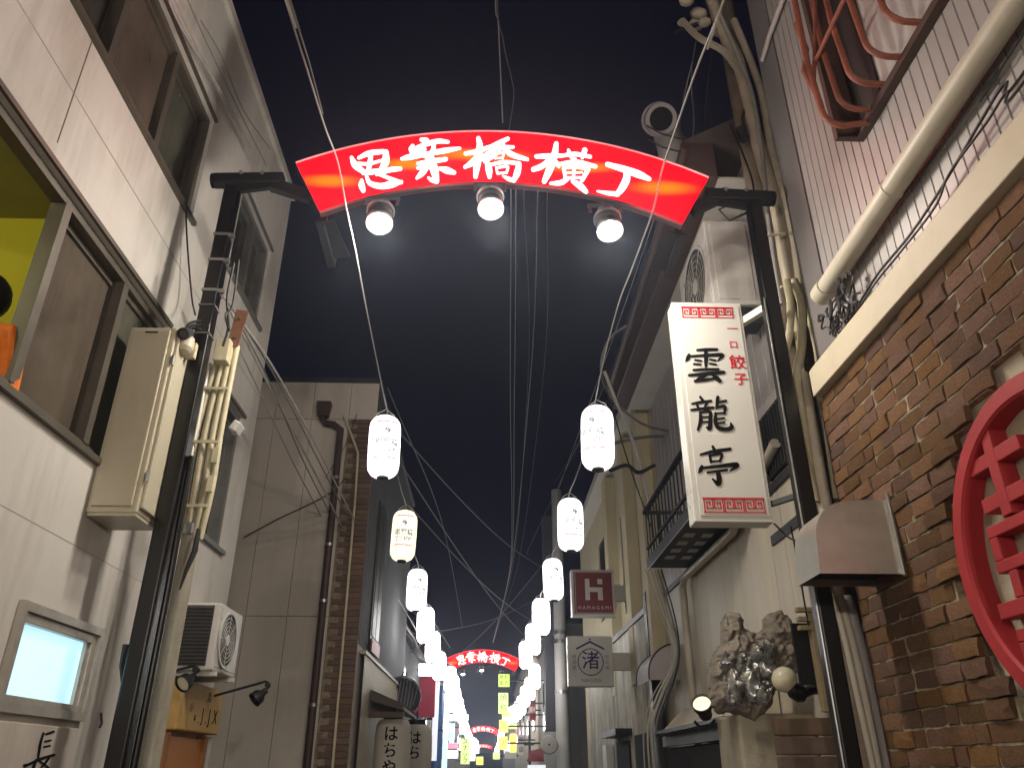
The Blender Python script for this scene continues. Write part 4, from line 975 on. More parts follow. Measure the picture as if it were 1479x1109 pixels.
# cloth board with brush lettering at the frame's bottom corner
bn = thing('wall_banner', 'pale shop banner board with black brushed writing under the small lit window', 'banner', (-2.08,3.9,1.0))
MB().box(-2.098,-2.072,2.9,4.395,.55,1.79).build('board', mat('pale_board',(.52,.47,.42),.75,var=.1,scale=4,streak=9,stain=(.34,.3,.26),stain_amt=.6), bn, bevel=.004)
tfN = lambda x, y: onx(0+x/4.28, 850+y/4.28, -2.071)
m = MB()
for i, s in enumerate([[(268,890,14),(250,950,15),(240,1010,15),(232,1062,13)],[(282,898,14),(330,882,22)],[(278,942,12),(312,935,16)],[(272,975,12),(308,968,14)],[(152,1092,26),(180,1082,16),(250,1050,17),(332,1026,24)],[(222,1055,14),(205,1105,20),(190,1160,22)],[(240,1060,10),(290,1100,16),(340,1170,24)],[(300,1045,16),(270,1085,14),(235,1120,10)]]): brush(m, s, tfN, (1,0,0), .0015, i)
m.build('lettering', M['ink'], bn)
MB().tube([onx(146,1030,-2.09),onx(147,1044,-2.05),onx(144,1050,-2.05)],.007,6).build('hook', M['dark_steel'], bn)

# ================================================================== BEIGE PANEL BUILDING facing down the alley
FY, FX1 = 8.6, -1.37
fb = thing('panel_building', 'beige panelled building with a brown clinker corner standing beyond the white building', 'building', (-2.6,11,0))
MB().box(-4.6,FX1-.004,FY+.02,13.6,0,5.83).build('wall', M['facade'], fb)
xs = [-4.4,-3.46,-3.02,-2.58,-2.14,-1.70]; zs = [0.0,.8,3.07,5.36,5.85]
for i in range(len(xs)-1):
    for j in range(len(zs)-1): MB().box(xs[i]+.003,xs[i+1]-.003,FY,FY+.02,zs[j]+.004,zs[j+1]-.004).build('panel', M['facade'], fb)
MB().box(-4.5,FX1+.03,FY-.03,13.6,5.852,5.90).build('coping', M['dark_steel'], fb)
MB().box(-1.70+.003,FX1,FY,FY+.02,5.365,5.846).build('panel', M['facade'], fb)
rq = random.Random(4)
MB().box(-1.70,FX1-.001,FY+.006,FY+.02,0,5.36).build('mortar_bed', M['mortar'], fb)
z = .9; i = 0
while z < 5.33:
    L = .30 if i % 2 else .225
    o_ = MB().box(FX1-L+rq.uniform(-.01,.01),FX1-.003,FY-.012+rq.uniform(-.003,.003),FY+.015,z+.004,z+.058); o_.build('brick', M['quoin'], fb)
    z += .062; i += 1
ribbed(fb,'side_sheet',M['far_dark'],'x',FX1,FY+.03,13.6,2.8,5.83,.12,.02,.01,1)
ribbed(fb,'lower_sheet',M['corr_cream'],'x',FX1+.05,FY+.25,13.5,.1,2.72,.10,.018,.012,1)
MB().box(FX1,FX1+.07,FY+.22,13.5,2.72,2.755).build('ledge', M['pipe'], fb)
wq = MB().box(FX1-.01,FX1+.02,9.35,10.1,2.9,4.6).build('window', M['dark_steel'], fb)
MB().box(FX1+.021,FX1+.028,9.42,9.7,3.0,4.52).build('pane', M['glass_rough'], wq); MB().box(FX1+.021,FX1+.028,9.74,10.03,3.0,4.52).build('pane', M['glass_rough'], wq)
MB().box(FX1+.03,FX1+.045,9.38,10.08,2.82,2.97).build('pink_plate', M['pink'], fb)
MB().tube([(FX1+.02,12.2,2.6),(FX1+.14,12.2,2.9),(FX1+.18,12.2,2.9),(FX1+.19,12.2,2.7)],.012,6).build('bent_bracket', M['dark_steel'], fb)
dpb = thing('downpipe', 'dark brown downpipe with a hopper head on the beige panel front', 'pipe', (-1.9,8.55,3))
h_ = ony(468,592,8.53)
MB().prism([(h_.x-.085,8.46,h_.z+.09),(h_.x+.085,8.46,h_.z+.09),(h_.x+.06,8.46,h_.z-.09),(h_.x-.06,8.46,h_.z-.09)],(0,.12,0)).build('hopper', M['fascia'], dpb, bevel=.006)
P_ = [ony(465,603,8.53),ony(470,611,8.53),ony(482,613,8.53),ony(492,620,8.53),ony(489,650,8.53),ony(469,850,8.53),(ony(443,1109,8.53)),(ony(443,1109,8.53)+Vector((0,0,-1.6)))]
MB().tube(P_,.040,12).build('pipe', M['fascia'], dpb, smooth=True)
for v in (697,804,888,1030):
    f = (v-650)/(1109-650); p = Vector(P_[4]).lerp(Vector(P_[6]), f); MB().lathe([(.041,-.015),(.046,-.015),(.046,.015),(.041,.015)],p,(0,0,1),14,False).build('bracket', M['strap'], dpb)
tp = tag(MB().tube([ony(497,600,8.55),ony(512,640,8.55),ony(517,655,8.55),ony(513,720,8.55),ony(480,1109,8.55),ony(480,1109,8.55)+Vector((0,0,-1.6))],.014,8).build('thin_conduit', M['cream'], smooth=True), 'thin cream conduit bent beside the brown clinker corner', 'pipe')

cable([ony(352,776,8.57),ony(400,750,8.57),ony(470,716,8.57),ony(500,690,8.55)],.006,'wire_dark','thin dark cable slanting up the beige panels to the downpipe')
cable([ony(515,598,8.55),ony(500,640,8.56),ony(470,690,8.57)],.004,'wire_dark','short dark lead by the bent cream conduit')
# big paper lanterns under a little roof beyond the clinker corner
def big_lantern(x, y, z, txt, lab):
    t = thing('shop_lantern', lab, 'lantern', (x,y,z), 'big paper shop lanterns')
    prof = [(.10,-.34),(.16,-.33),(.195,-.27),(.205,-.15),(.207,0),(.205,.15),(.195,.27),(.16,.33),(.10,.34)]
    fine = []
    for i in range(len(prof)-1):
        for k in range(4):
            f = k/4; fine.append((prof[i][0]*(1-f)+prof[i+1][0]*f+(.003 if k % 2 else 0), prof[i][1]*(1-f)+prof[i+1][1]*f))
    fine.append(prof[-1])
    MB().lathe(fine,(x,y,z),(0,0,1),24).build('shade', M['paper'], t, smooth=True)
    MB().lathe([(.10,.335),(.115,.34),(.115,.40),(.08,.405)],(x,y,z),(0,0,1),18).build('cap', M['black_steel'], t, smooth=True)
    MB().tube([(x,y,z+.40),(x,y,z+.50)],.012,6).build('hanger', M['black_steel'], t)
    for i, ch in enumerate(txt):
        vs, fs = text_geo(ch, .165, .003, .0005); m = MB(); m.add([(x+(.2095+w_)*math.sin(a/.207), y-(.2095+w_)*math.cos(a/.207), z+.17-i*.17+b) for a, b, w_ in vs], fs); m.build('lettering', M['ink'], t)
    return t
c = ony(566,1085,9.8); big_lantern(c.x,9.8,c.z,'はちや','big cream paper lantern with black kana hanging under the little dark roof')
c2 = ony(600,1088,11.0); big_lantern(c2.x,11.0,c2.z,'はち','second big cream lantern half hidden behind the one with black kana')
rf = thing('porch_roof', 'small dark shop porch roof above the big cream lanterns', 'porch roof', (-1.1,10.4,2.3))
a, b = ony(538,1022,9.5), ony(625,1030,9.5)
MB().prism([(FX1+.05,9.45,2.30),(-.93,9.45,2.20),(-.93,9.45,2.24),(FX1+.05,9.45,2.40)],(0,1.9,0)).build('roof_slab', M['jade'], rf, bevel=.008)
for i in range(8): MB().bar((FX1+.05,9.5+i*.25,2.415),(-.92,9.5+i*.25,2.25),.03,.02).build('roof_batten', M['jade'], rf)
MB().box(FX1+.05,-.93,9.50,9.56,2.13,2.19).build('beam', M['wood_dark'], rf)
fo = ony(581,1004,12.4)
fu = thing('exhaust_fan', 'round exhaust fan behind a bluish bar guard above the porch roof', 'fan', tuple(fo))
MB().lathe([(.24,.10),(.27,.08),(.28,0),(.25,-.03),(.235,-.02)],fo,(.12,-1,-.1),28,False).build('drum', M['dark_steel'], fu, smooth=True)
MB().lathe([(.001,.02),(.245,.02)],fo,(.12,-1,-.1),28,False).build('back_plate', M['far_dark'], fu)
m = MB()
for i in range(9):
    t_x = -.2+i*.05; hh = math.sqrt(max(.0,.24**2-t_x**2)); m.tube([fo+Vector((t_x-.03,-.04,-hh)),fo+Vector((t_x+.03,-.05,hh))],.008,6)
tag(m.build('guard_bar', M['strap'], fu), kind='stuff')
MB().bar(fo+Vector((-.1,.1,.0)),(FX1,fo.y+.1,fo.z),.06,.06).build('bracket', M['dark_steel'], fu)

# ================================================================== CREAM BUILDING beyond the siding one (right)
DX, DY0, DY1 = 2.07, 9.15, 17.5
db = thing('cream_building', 'cream rendered house with tall dark windows behind the square shop signs', 'building', (2.8,13,0))
m = MB().wall('x', DX, DY0, DY1, 0, 6.05, [(9.75,10.35,3.5,5.3),(11.1,12.0,3.7,5.2),(12.9,14.6,4.0,5.4)], .12, 1); m.quad((DX,DY0,0),(5,DY0,0),(5,DY0,6.05),(DX,DY0,6.05)); m.quad((DX,DY1,0),(5,DY1,0),(5,DY1,6.05),(DX,DY1,6.05)); m.quad((DX,DY0,6.05),(5,DY0,6.05),(5,DY1,6.05),(DX,DY1,6.05))
m.build('wall', M['cream_wall'], db)
for (a0,a1,z0,z1) in ((9.75,10.35,3.5,5.3),(11.1,12.0,3.7,5.2),(12.9,14.6,4.0,5.4)):
    f = MB(); f.box(DX+.04,DX+.09,a0,a0+.05,z0,z1); f.box(DX+.04,DX+.09,a1-.05,a1,z0,z1); f.box(DX+.041,DX+.089,a0+.05,a1-.05,z0,z0+.05); f.box(DX+.041,DX+.089,a0+.05,a1-.05,z1-.05,z1)
    wn2 = f.build('window', M['grey_frame'], db); MB().box(DX+.08,DX+.085,a0+.051,a1-.051,z0+.051,z1-.051).build('pane', M['glass_dark'], wn2)
    k = a0+.12
    while k < a1-.08: MB().box(DX+.0,DX+.015,k,k+.025,z0+.01,z1-.01).build('window_bar', M['dark_steel'], wn2); k += .15
for y in (9.35,10.6,12.35): MB().box(DX-.16,DX-.001,y,y+.34,2.6,6.0).build('pilaster', M['cream_wall'], db)
MB().box(DX-.25,DX+.4,DY0,DY1,6.052,6.2).build('eave', M['soffit'], db)
# weathered corrugated lower front
def wavy(name, mt, parent, x, y0, y1, z0, z1, pitch=.065, amp=.011):
    m = MB(); n = int((y1-y0)/pitch*8); vs = []
    for i in range(n+1):
        y = y0+(y1-y0)*i/n; o = amp*math.sin(2*math.pi*(y-y0)/pitch)
        vs += [(x+o,y,z0),(x+o,y,z1 if not callable(z1) else z1(y))]
    m.add(vs, [(i*2,i*2+2,i*2+3,i*2+1) for i in range(n)]); return m.build(name, mt, parent, smooth=True)
lf = thing('corrugated_front', 'weathered corrugated plastic shop front below the square white sign', 'shop front', (1.95,12,0))
for i in range(6): wavy('corrugated_sheet', M['fibre'], lf, 1.93+.003*(i % 2), 9.75+i*1.0, 10.76+i*1.0, 1.0, 3.33)
MB().bar((1.92,9.6,3.345),(1.92,16.0,3.40),.05,.07).build('coping', M['dark_steel'], lf)
MB().box(1.945,2.05,9.7,15.9,.0,3.3).build('backing', M['far_dark'], lf)
MB().box(1.90,1.99,9.55,9.72,0,3.55).build('corner_post', M['dark_steel'], lf)
MB().box(1.70,1.93,11.2,12.6,2.02,2.10).build('canopy', M['black_steel'], lf); MB().box(1.90,1.925,11.4,12.5,.02,1.96).build('doorway', M['dark_void'], lf); MB().box(1.895,1.91,10.0,10.9,.02,2.0).build('doorway', M['dark_void'], lf)
MB().box(1.80,1.92,12.9,13.3,1.62,1.95).build('meter_box', M['pale'], lf, bevel=.01)
aw = thing('barrel_awning', 'grey barrel-vaulted awning beside the cables at the siding corner', 'awning', (1.9,9.2,2.5))
m = MB(); pr = [(2.055,2.83)]+[(2.05-.33*math.sin(a),2.52+.31*math.cos(a)) for a in np.linspace(.1,math.pi/2,10)]+[(1.72,2.46)]; n = len(pr)
m.add([(x,8.75,z) for x,z in pr]+[(x,9.5,z) for x,z in pr],[(i,i+1,n+i+1,n+i) for i in range(n-1)]); m.build('canopy_sheet', M['pinkpipe'], aw, smooth=True)
MB().prism([(x,8.752,z) for x,z in pr]+[(2.055,8.752,2.46)],(0,.006,0)).build('end_panel', M['pinkpipe'], aw)
m = MB()
for y in (8.745,9.5): m.tube([(x-.002,y,z+.002) for x,z in pr],.008,6)
tag(m.build('rib', M['dark_steel'], aw), kind='stuff')

# square shop signs
def box_sign(name, lab, x0, x1, y, z0, z1, mt, rim):
    t = thing(name, lab, 'sign', ((x0+x1)/2,y,z0), 'square shop signs on the cream building')
    MB().box(x0,x1,y,y+.16,z0,z1).build('case', rim, t, bevel=.012)
    MB().box(x0+.04,x1-.03,y-.004,y-.0005,z0+.035,z1-.03).build('face_panel', mt, t)
    MB().bar((x1,y+.08,(z0+z1)/2),(2.06,y+.08,(z0+z1)/2),.10,.22).build('bracket', M['soffit'], t)
    return t
HY = 11.6; a, b = ony(824,822,HY), ony(890,890,HY)
h1 = box_sign('square_sign','square maroon sign with a pale letter H above the white square sign',a.x,b.x,HY,b.z,a.z,M['maroon'],M['sign_white'])
w0 = b.x-a.x; hx, hz = a.x+w0*.52, b.z+w0*.60; y_ = HY-.006; m = MB()
S = w0*.40
def hb(x0,x1,z0,z1): m.box(hx+x0*S,hx+x1*S,y_-.002,y_+.001,hz+z0*S,hz+z1*S)
hb(-.5,-.24,-.6,.6); hb(.22,.50,-.6,.12); hb(-.239,.219,-.14,.12); hb(.22,.50,.30,.6)
m.build('emblem', M['pale'], h1)
m = MB(); text_on(m,'H A M A G A M I',(hx,y_,b.z+w0*.19),(1,0,0),(0,0,1),w0*.105,1.,.001,.0008); m.build('lettering', M['pale'], h1)
m = MB(); e0, e1, f0, f1 = a.x+w0*.09, b.x-w0*.06, b.z+w0*.07, a.z-w0*.07
for q_ in ((e0,e1,f0,f0+.006),(e0,e1,f1,f1+.006)): m.box(q_[0],q_[1],y_-.001,y_+.001,q_[2],q_[3])
for xx in (e0,e1): m.box(xx,xx+.006,y_-.0012,y_+.001,f0+.006,f1)
m.build('thin_border', M['pale'], h1)
NY = 10.9; a, b = ony(819,918,NY), ony(888,991,NY)
h2 = box_sign('square_sign','square white sign with a navy roof mark and a character in a circle',a.x,b.x,NY,b.z,a.z,M['sign_white'],M['sign_white'])
w0 = b.x-a.x; hx, hz = a.x+w0*.50, b.z+w0*.50; y_ = NY-.006
m = MB(); m.add([(hx+w0*r*math.cos(k*math.pi/24),y_,hz+w0*r*math.sin(k*math.pi/24)) for r in (.265,.285) for k in range(48)],[(k,(k+1)%48,48+(k+1)%48,48+k) for k in range(48)])
text_on(m,'渚',(hx,y_,hz+.005),(1,0,0),(0,0,1),w0*.40,1.,.008,.001)
m.prism([(hx-w0*.31,y_,hz+w0*.25),(hx,y_,hz+w0*.40),(hx+w0*.31,y_,hz+w0*.25),(hx+w0*.31,y_,hz+w0*.29),(hx,y_,hz+w0*.445),(hx-w0*.31,y_,hz+w0*.29)],(0,.001,0))
m.add([(hx+w0*(.035 if k % 2 == 0 else .015)*math.sin(k*math.pi/5),y_,hz+w0*.475+w0*(.035 if k % 2 == 0 else .015)*math.cos(k*math.pi/5)) for k in range(10)],[tuple(range(10))])
m.build('lettering', M['ink_navy'], h2)
m = MB(); text_on(m,'NAGISA',(hx,y_,b.z+w0*.12),(1,0,0),(0,0,1),w0*.105,1.2,.001,.0008)
for i, ch in enumerate('居酒屋'): text_on(m,ch,(hx-w0*.36,y_,hz+w0*.10-i*w0*.11),(1,0,0),(0,0,1),w0*.10,1.,0,.0008)
for i, ch in enumerate('旬の味'): text_on(m,ch,(hx+w0*.36,y_,hz+w0*.10-i*w0*.11),(1,0,0),(0,0,1),w0*.10,1.,0,.0008)
m.build('small_lettering', M['ink_grey'], h2)
MB().box(1.86,1.93,HY+.3,HY+.36,3.78,4.12).build('plate', M['soffit'], h1)

# ================================================================== RIGHT FOREGROUND: carving, lamps, shutters
cv = thing('carved_ornament', 'gnarled carved ornament with two raised lobes and silvery lumps on the siding wall', 'carving', (1.8,5.2,1.9))
outl = [(430,90),(480,105),(500,170),(545,215),(590,230),(640,200),(640,140),(670,100),(740,92),(800,130),(838,190),(848,300),(850,430),(820,520),(770,560),(700,600),(690,680),(640,740),(560,790),(500,760),(430,730),(350,740),(315,690),(300,620),(285,500),(300,420),(330,350),(365,300),(370,220),(375,150),(400,105)]
def inside(x, y, P):
    c = False; j = len(P)-1
    for i in range(len(P)):
        if (P[i][1] > y) != (P[j][1] > y) and x < (P[j][0]-P[i][0])*(y-P[i][1])/(P[j][1]-P[i][1]+1e-9)+P[i][0]: c = not c
        j = i
    return c
def dist(x, y, P):
    d = 1e9
    for i in range(len(P)):
        a, b = np.array(P[i],float), np.array(P[(i+1) % len(P)],float); p = np.array((x,y)); t = np.clip(np.dot(p-a,b-a)/(np.dot(b-a,b-a)+1e-9),0,1); d = min(d, np.linalg.norm(p-a-(b-a)*t))
    return d
from mathutils import noise as mnoise
tfO = lambda x, y, yy: ony(960+x/4.35, 860+y/4.35, yy)
G = 10; idx = {}; vs = []; fs = []
cells = [(gx, gy) for gx in range(270, 870, G) for gy in range(80, 800, G) if inside(gx+G/2, gy+G/2, outl)]
def vid(gx, gy, back):
    k = (gx, gy, back)
    if k not in idx:
        px, py = gx, gy
        d = dist(px, py, outl) if inside(px, py, outl) else 0
        dep = 0 if back else .02 + .10*math.sqrt(min(d,70)/70) + .055*mnoise.noise((px/46.,py/60.,.5)) + .03*mnoise.noise((px/22.,py/26.,3.)) - .022*abs(mnoise.noise((px/30.,py/16.,7.)))*2 + .008*mnoise.noise((px/9.,py/9.,1.))
        idx[k] = len(vs); p = tfO(px, py, 5.2); vs.append((p.x, 5.25 - (dep if not back else -.06), p.z))
    return idx[k]
from collections import Counter
ec = Counter()
for gx, gy in cells:
    q4 = [(gx,gy),(gx+G,gy),(gx+G,gy+G),(gx,gy+G)]
    fs.append(tuple(vid(*p,0) for p in q4)); fs.append(tuple(reversed([vid(*p,1) for p in q4])))
    for i in range(4):
        a, b = q4[i], q4[(i+1) % 4]; ec[tuple(sorted((a,b)))] += 1
for (a, b), n in ec.items():
    if n == 1: fs.append((vid(*a,0),vid(*b,0),vid(*b,1),vid(*a,1)))
m = MB(); m.add(vs, fs); bo = m.build('body', M['carving'], cv, smooth=True)
sm_ = bo.modifiers.new('smooth','SMOOTH'); sm_.factor = .4; sm_.iterations = 2
sb = bo.modifiers.new('sub','SUBSURF'); sb.levels = sb.render_levels = 1
ro = random.Random(8)
for (x, y, rx, rz) in ((370,430,.035,.05),(420,560,.05,.10),(520,540,.06,.12),(620,440,.05,.09),(570,380,.04,.05),(450,440,.03,.06),(640,340,.04,.05),(400,650,.04,.06),(590,620,.05,.07)):
    p = tfO(x,y,5.2); b_ = MB(); b_.ball((p.x,5.135,p.z),1,22,14,(rx*1.15,.045,rz*1.1))
    b_.v = [tuple(Vector(v)+Vector((.02,-.03,.03))*mnoise.noise(Vector(v)*26)+Vector((.0,-.016,.01))*mnoise.noise(Vector(v)*60)) for v in b_.v]; b_.build('silver_lump', M['silver'], cv, smooth=True)
gl = thing('globe_lamp', 'cream globe lamp on a black bracket in front of the carved ornament', 'lamp', tuple(ony(1133,981,4.95)), 'lamps over the siding shop front')
g0 = ony(1133,981,4.95); MB().ball(g0,.075,20,14).build('globe', M['globe'], gl, smooth=True)
MB().lathe([(.03,-.02),(.05,0),(.055,.05),(.035,.085)],g0+Vector((.035,-.01,-.055)),(.6,-.1,-.35),16).build('socket', M['black_paint'], gl, smooth=True)
MB().tube([g0+Vector((.075,-.01,-.09)),g0+Vector((.15,0,-.06)),g0+Vector((.21,.02,-.05)),g0+Vector((.24,.1,-.04))],.028,10).build('arm', M['black_paint'], gl, smooth=True)
MB().lathe([(.05,-.02),(.055,0),(.055,.03),(.03,.04)],g0+Vector((.235,.03,-.04)),(.2,-1,0),16).build('mount', M['black_paint'], gl, smooth=True)
sl = thing('spot_lamp', 'black spot lamp with a warm round face above the dark louvre', 'lamp', tuple(ony(1016,1020,5.6)), 'lamps over the siding shop front')
s0 = ony(1014,1017,5.6); ax = Vector((-.35,-.75,.55)).normalized()
MB().lathe([(.02,-.13),(.045,-.11),(.05,-.05),(.066,-.02),(.070,.02),(.062,.02),(.06,.0)],s0,ax,20,False).build('housing', M['black_steel'], sl, smooth=True)
MB().lathe([(.001,.008),(.03,.012),(.06,.006)],s0,ax,20,False).build('face', E['lam'], sl, smooth=True)
MB().tube([s0+Vector((-.05,.05,-.10))]+[s0+Vector((-.05+.13*t,.06,-.10-.05*math.sin(math.pi*t))) for t in (.2,.4,.6,.8)]+[s0+Vector((.09,.05,-.09))],.010,6).build('yoke', M['black_steel'], sl, smooth=True)
MB().tube([s0+Vector((.05,.06,-.02)),s0+Vector((.10,.15,.05)),(2.05,s0.y+.3,s0.z+.05)],.012,6).build('arm', M['black_steel'], sl)
# cream shelf, louvre, pilaster, slats
sh = thing('shop_shutter_front', 'shop front with a cream shelf, dark louvre and brown slats below the carved ornament', 'shop front', (1.9,6,0))
MB().box(1.62,2.05,5.75,8.3,1.905,1.935).build('shelf_edge', M['dark_steel'], sh); MB().prism([(1.66,5.8,1.90),(2.04,5.8,1.90),(2.04,5.8,2.12),(1.9,5.8,2.12)],(0,2.4,0)).build('shelf_panel', M['ledge'], sh)
MB().box(1.75,2.04,5.82,8.2,.4,1.79).build('louvre_back', M['dark_void'], sh); MB().box(1.70,1.749,5.80,8.22,1.80,1.89).build('louvre_head', M['dark_steel'], sh)
for i in range(14): MB().obox((1.735,5.9+i*.165,1.3),(.03,.10,.95),Matrix.Rotation(.6,3,'Z')).build('louvre_slat', M['dark_steel'], sh)
MB().box(1.56,2.04,5.22,5.72,.05,1.92).build('pilaster', M['plaster'], sh, bevel=.02)
for i in range(9): MB().box(1.66,2.05,4.83+.002*(i % 2),4.90,.98+i*.10,1.072+i*.10).build('brown_slat', M['wood_dark'], sh, bevel=.006)
wf = thing('timber_rack', 'pale wooden frame leaning by the black post beside the carved ornament', 'frame', (2.0,4.85,1.9))
for (x0,x1,z0,z1) in ((1.985,2.035,1.85,2.50),(1.93,1.975,1.9,2.45)): MB().box(x0,x1,4.76,4.82,z0,z1).build('stile', M['frame_wood'], wf, bevel=.004)
for z in (2.455,2.40,2.35): MB().box(1.86,1.98,4.755,4.80,z,z+.028).build('rail', M['frame_wood'], wf, bevel=.004)
MB().box(1.84,1.985,4.825,4.85,2.05,2.40).build('dark_panel', M['dark_void'], wf)
# cable bundle running down the corner of the siding building
for i, (dx, r, mt) in enumerate(((0,.022,'wire'),(6,.016,'wire_grey'),(-6,.014,'pipe'),(11,.012,'wire_dark'),(-12,.010,'wire'))):
    S = [ony(944+dx,822,8.3),ony(962+dx*.9,880,8.3),ony(975+dx*.5,925,8.3),ony(974+dx*.5,960,8.2),ony(955+dx,1005,8.2),ony(942+dx,1050,8.2),ony(946+dx*1.2,1120,8.2)]
    cable(S,r*.72,mt,['fat pale cable in the bundle down the siding corner','grey cable beside the fat pale one down the siding corner','cream cable hugging the siding corner','black cable at the bundle\'s outer edge by the down pipe','thin pale cable at the bundle\'s alley edge'][i],'cables down the siding corner',n=8)

# ================================================================== FAR PARTS OF THE ALLEY
def far_house(name, lab, x, y0, y1, h, mt, wins, sgn, wm='glass_dark'):
    xb = x + sgn*3
    t = thing(name, lab, 'building', ((x+xb)/2,(y0+y1)/2,0), 'far houses along the alley')
    MB().box(min(x,xb),max(x,xb),y0,y1,0,h).build('wall', M[mt], t)
    MB().box(min(x-sgn*.12,xb),max(x-sgn*.12,xb),y0-.02,y1+.02,h+.002,h+.12).build('eave', M['dark_steel'], t)
    for (a0,a1,z0,z1) in wins:
        wn = MB().box(x-sgn*.03,x+sgn*.02,a0,a1,z0,z1).build('window', M['grey_frame'], t)
        MB().box(x-sgn*.035,x-sgn*.031,a0+.06,a1-.06,z0+.06,z1-.06).build('pane', M[wm], wn)
    return t
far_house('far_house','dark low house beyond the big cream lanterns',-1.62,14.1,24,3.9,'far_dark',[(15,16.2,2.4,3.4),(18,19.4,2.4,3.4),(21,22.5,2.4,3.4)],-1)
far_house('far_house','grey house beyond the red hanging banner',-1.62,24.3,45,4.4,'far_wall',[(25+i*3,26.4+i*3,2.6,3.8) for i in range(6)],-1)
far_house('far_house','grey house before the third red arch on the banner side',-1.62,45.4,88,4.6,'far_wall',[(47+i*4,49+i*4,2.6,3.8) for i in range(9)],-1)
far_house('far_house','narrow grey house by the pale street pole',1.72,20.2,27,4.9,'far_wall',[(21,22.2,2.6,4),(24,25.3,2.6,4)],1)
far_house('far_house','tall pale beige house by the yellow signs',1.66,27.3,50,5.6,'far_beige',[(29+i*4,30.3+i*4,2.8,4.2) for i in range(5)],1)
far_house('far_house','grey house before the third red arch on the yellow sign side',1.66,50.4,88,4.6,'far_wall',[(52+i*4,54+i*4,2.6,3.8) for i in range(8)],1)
eh = far_house('far_house','dark house closing the far end of the alley',-6,140,141,4.0,'far_dark',[],1)
for ch in child_map().get(eh.name,()): ch.scale = (4,1,1)
# pale street pole
sp = thing('street_pole', 'pale grey steel street pole on the yellow sign side beyond the square signs', 'utility pole', (1.7,19,0))
MB().tube([(1.7,19,0),(1.7,19,8)],[.16,.13],16).build('pole', M['white_enamel'], sp, smooth=True)
for z in (3.2,4.3,4.5): MB().lathe([(.15,-.04),(.165,-.04),(.165,.04),(.15,.04)],(1.7,19,z),(0,0,1),16,False).build('band', M['strap'], sp)
MB().box(1.35,1.62,19.2,19.6,2.4,7.4).build('side_duct', M['far_dark'], sp)
di = thing('round_sign', 'round grey disc lamp on the pale street pole', 'lamp', (1.32,18.5,2.1))
c = ony(793,1075,18.5); MB().lathe([(.02,.08),(.17,.06),(.19,.02),(.19,-.03),(.1,-.05)],c,(0,-1,0),24).build('disc', M['soffit'], di, smooth=True); MB().tube([c,c+Vector((.1,.3,0)),(1.62,18.98,c.z)],.03,8).build('arm', M['dark_steel'], di); MB().lathe([(.002,.085),(.02,.082)],c,(0,-1,0),10,False).build('screw', M['ink'], di)
mw = thing('maroon_awning', 'maroon slanted shop awning below the beige house', 'awning', tuple(ony(776,1092,24)))
a = ony(761,1098,24); b = ony(783,1080,24); MB().prism([a,a+Vector((.48,0,0)),b+Vector((.05,.3,.02)),b+Vector((-.32,.3,-.06))],(0,.05,-.02)).build('awning_sheet', M['maroon'], mw); 
a2 = ony(762,1104,24); MB().box(a2.x,a2.x+.5,24,24.05,a2.z-.12,a2.z).build('lit_strip', E['softwhite'], mw)
# lit signs far down the alley
def lit_sign(u0, v0, u1, v1, y, em, lab, txt=None, tm='ink', name='lit_sign', vertical=True, gap=0, ts=1.):
    a, b = ony(u0,v0,y), ony(u1,v1,y); x0, x1, z0, z1 = min(a.x,b.x), max(a.x,b.x), min(a.z,b.z), max(a.z,b.z)
    t = thing(name, lab, 'sign', ((x0+x1)/2,y,z0), 'small lit signs far down the alley')
    MB().box(x0,x1,y,y+.12,z0,z1).build('case', em if not isinstance(em,str) else M[em], t, bevel=.008)
    MB().bar(((x0+x1)/2,y+.06,(z0+z1)/2),(-1.7 if x0 < 0 else 1.72,y+.06,(z0+z1)/2),.04,.04).build('bracket', M['dark_steel'], t)
    if txt:
        m = MB(); n = len(txt); w_, h_ = x1-x0, z1-z0
        for i, ch in enumerate(txt):
            if vertical: p = ((x0+x1)/2, y-.002, z1-h_*(i+.5)/n); s = min(w_*.95, h_/n)*ts
            else: p = (x0+w_*(i+.5)/n, y-.002, (z0+z1)/2); s = min(h_*.95, w_/n*1.3)*ts
            text_on(m, ch, p, (1,0,0), (0,0,1), s, 1., s*.012, .001)
        m.build('lettering', tm if not isinstance(tm,str) else M[tm], t)
    return t
lit_sign(605,958,640,975,19,E['white'],'bright white box sign over the red hanging banner')
lit_sign(607,977,627,1035,20,'red_banner','long red hanging banner beyond the porch roof',name='hanging_banner')
lit_sign(627,980,630,1098,20.2,E['softwhite'],'thin white lit strip beside the red banner',name='light_strip')
lit_sign(642,1000,645,1110,21.4,E['cyan'],'cyan neon strip beside the blue wrapped post',name='light_strip')
bp_ = tag(MB().tube([(-1.28,22,0),(-1.28,22,3.6)],.14,14).build('wrapped_post', M['blue_pole'], smooth=True), 'post wrapped in blue sheeting beyond the red banner', 'post')
lit_sign(641,1031,676,1040,23.5,E['white'],'wide white lit sign board beyond the blue post')
lit_sign(643,1044,656,1068,24,E['cyan'],'cyan sign column with white characters near the pink sign','酒場','pale')
lit_sign(644,1072,662,1080,24.2,E['pinkl'],'small pink lit sign with white letters','TAPP',M['pale'],vertical=False)
lit_sign(641,1083,661,1094,24.4,E['white'],'white lit box under the small pink sign')
lit_sign(666,1066,678,1103,26,E['green'],'green lit upright sign with dark writing','スナック','ink')
lit_sign(638,1096,642,1125,24.6,E['yellow2'],'thin yellow upright sign under the white lit box',name='light_strip')
lit_sign(655,985,663,1012,27,E['cyan'],'cyan blocks sign high behind the lanterns','旅荘','pale')
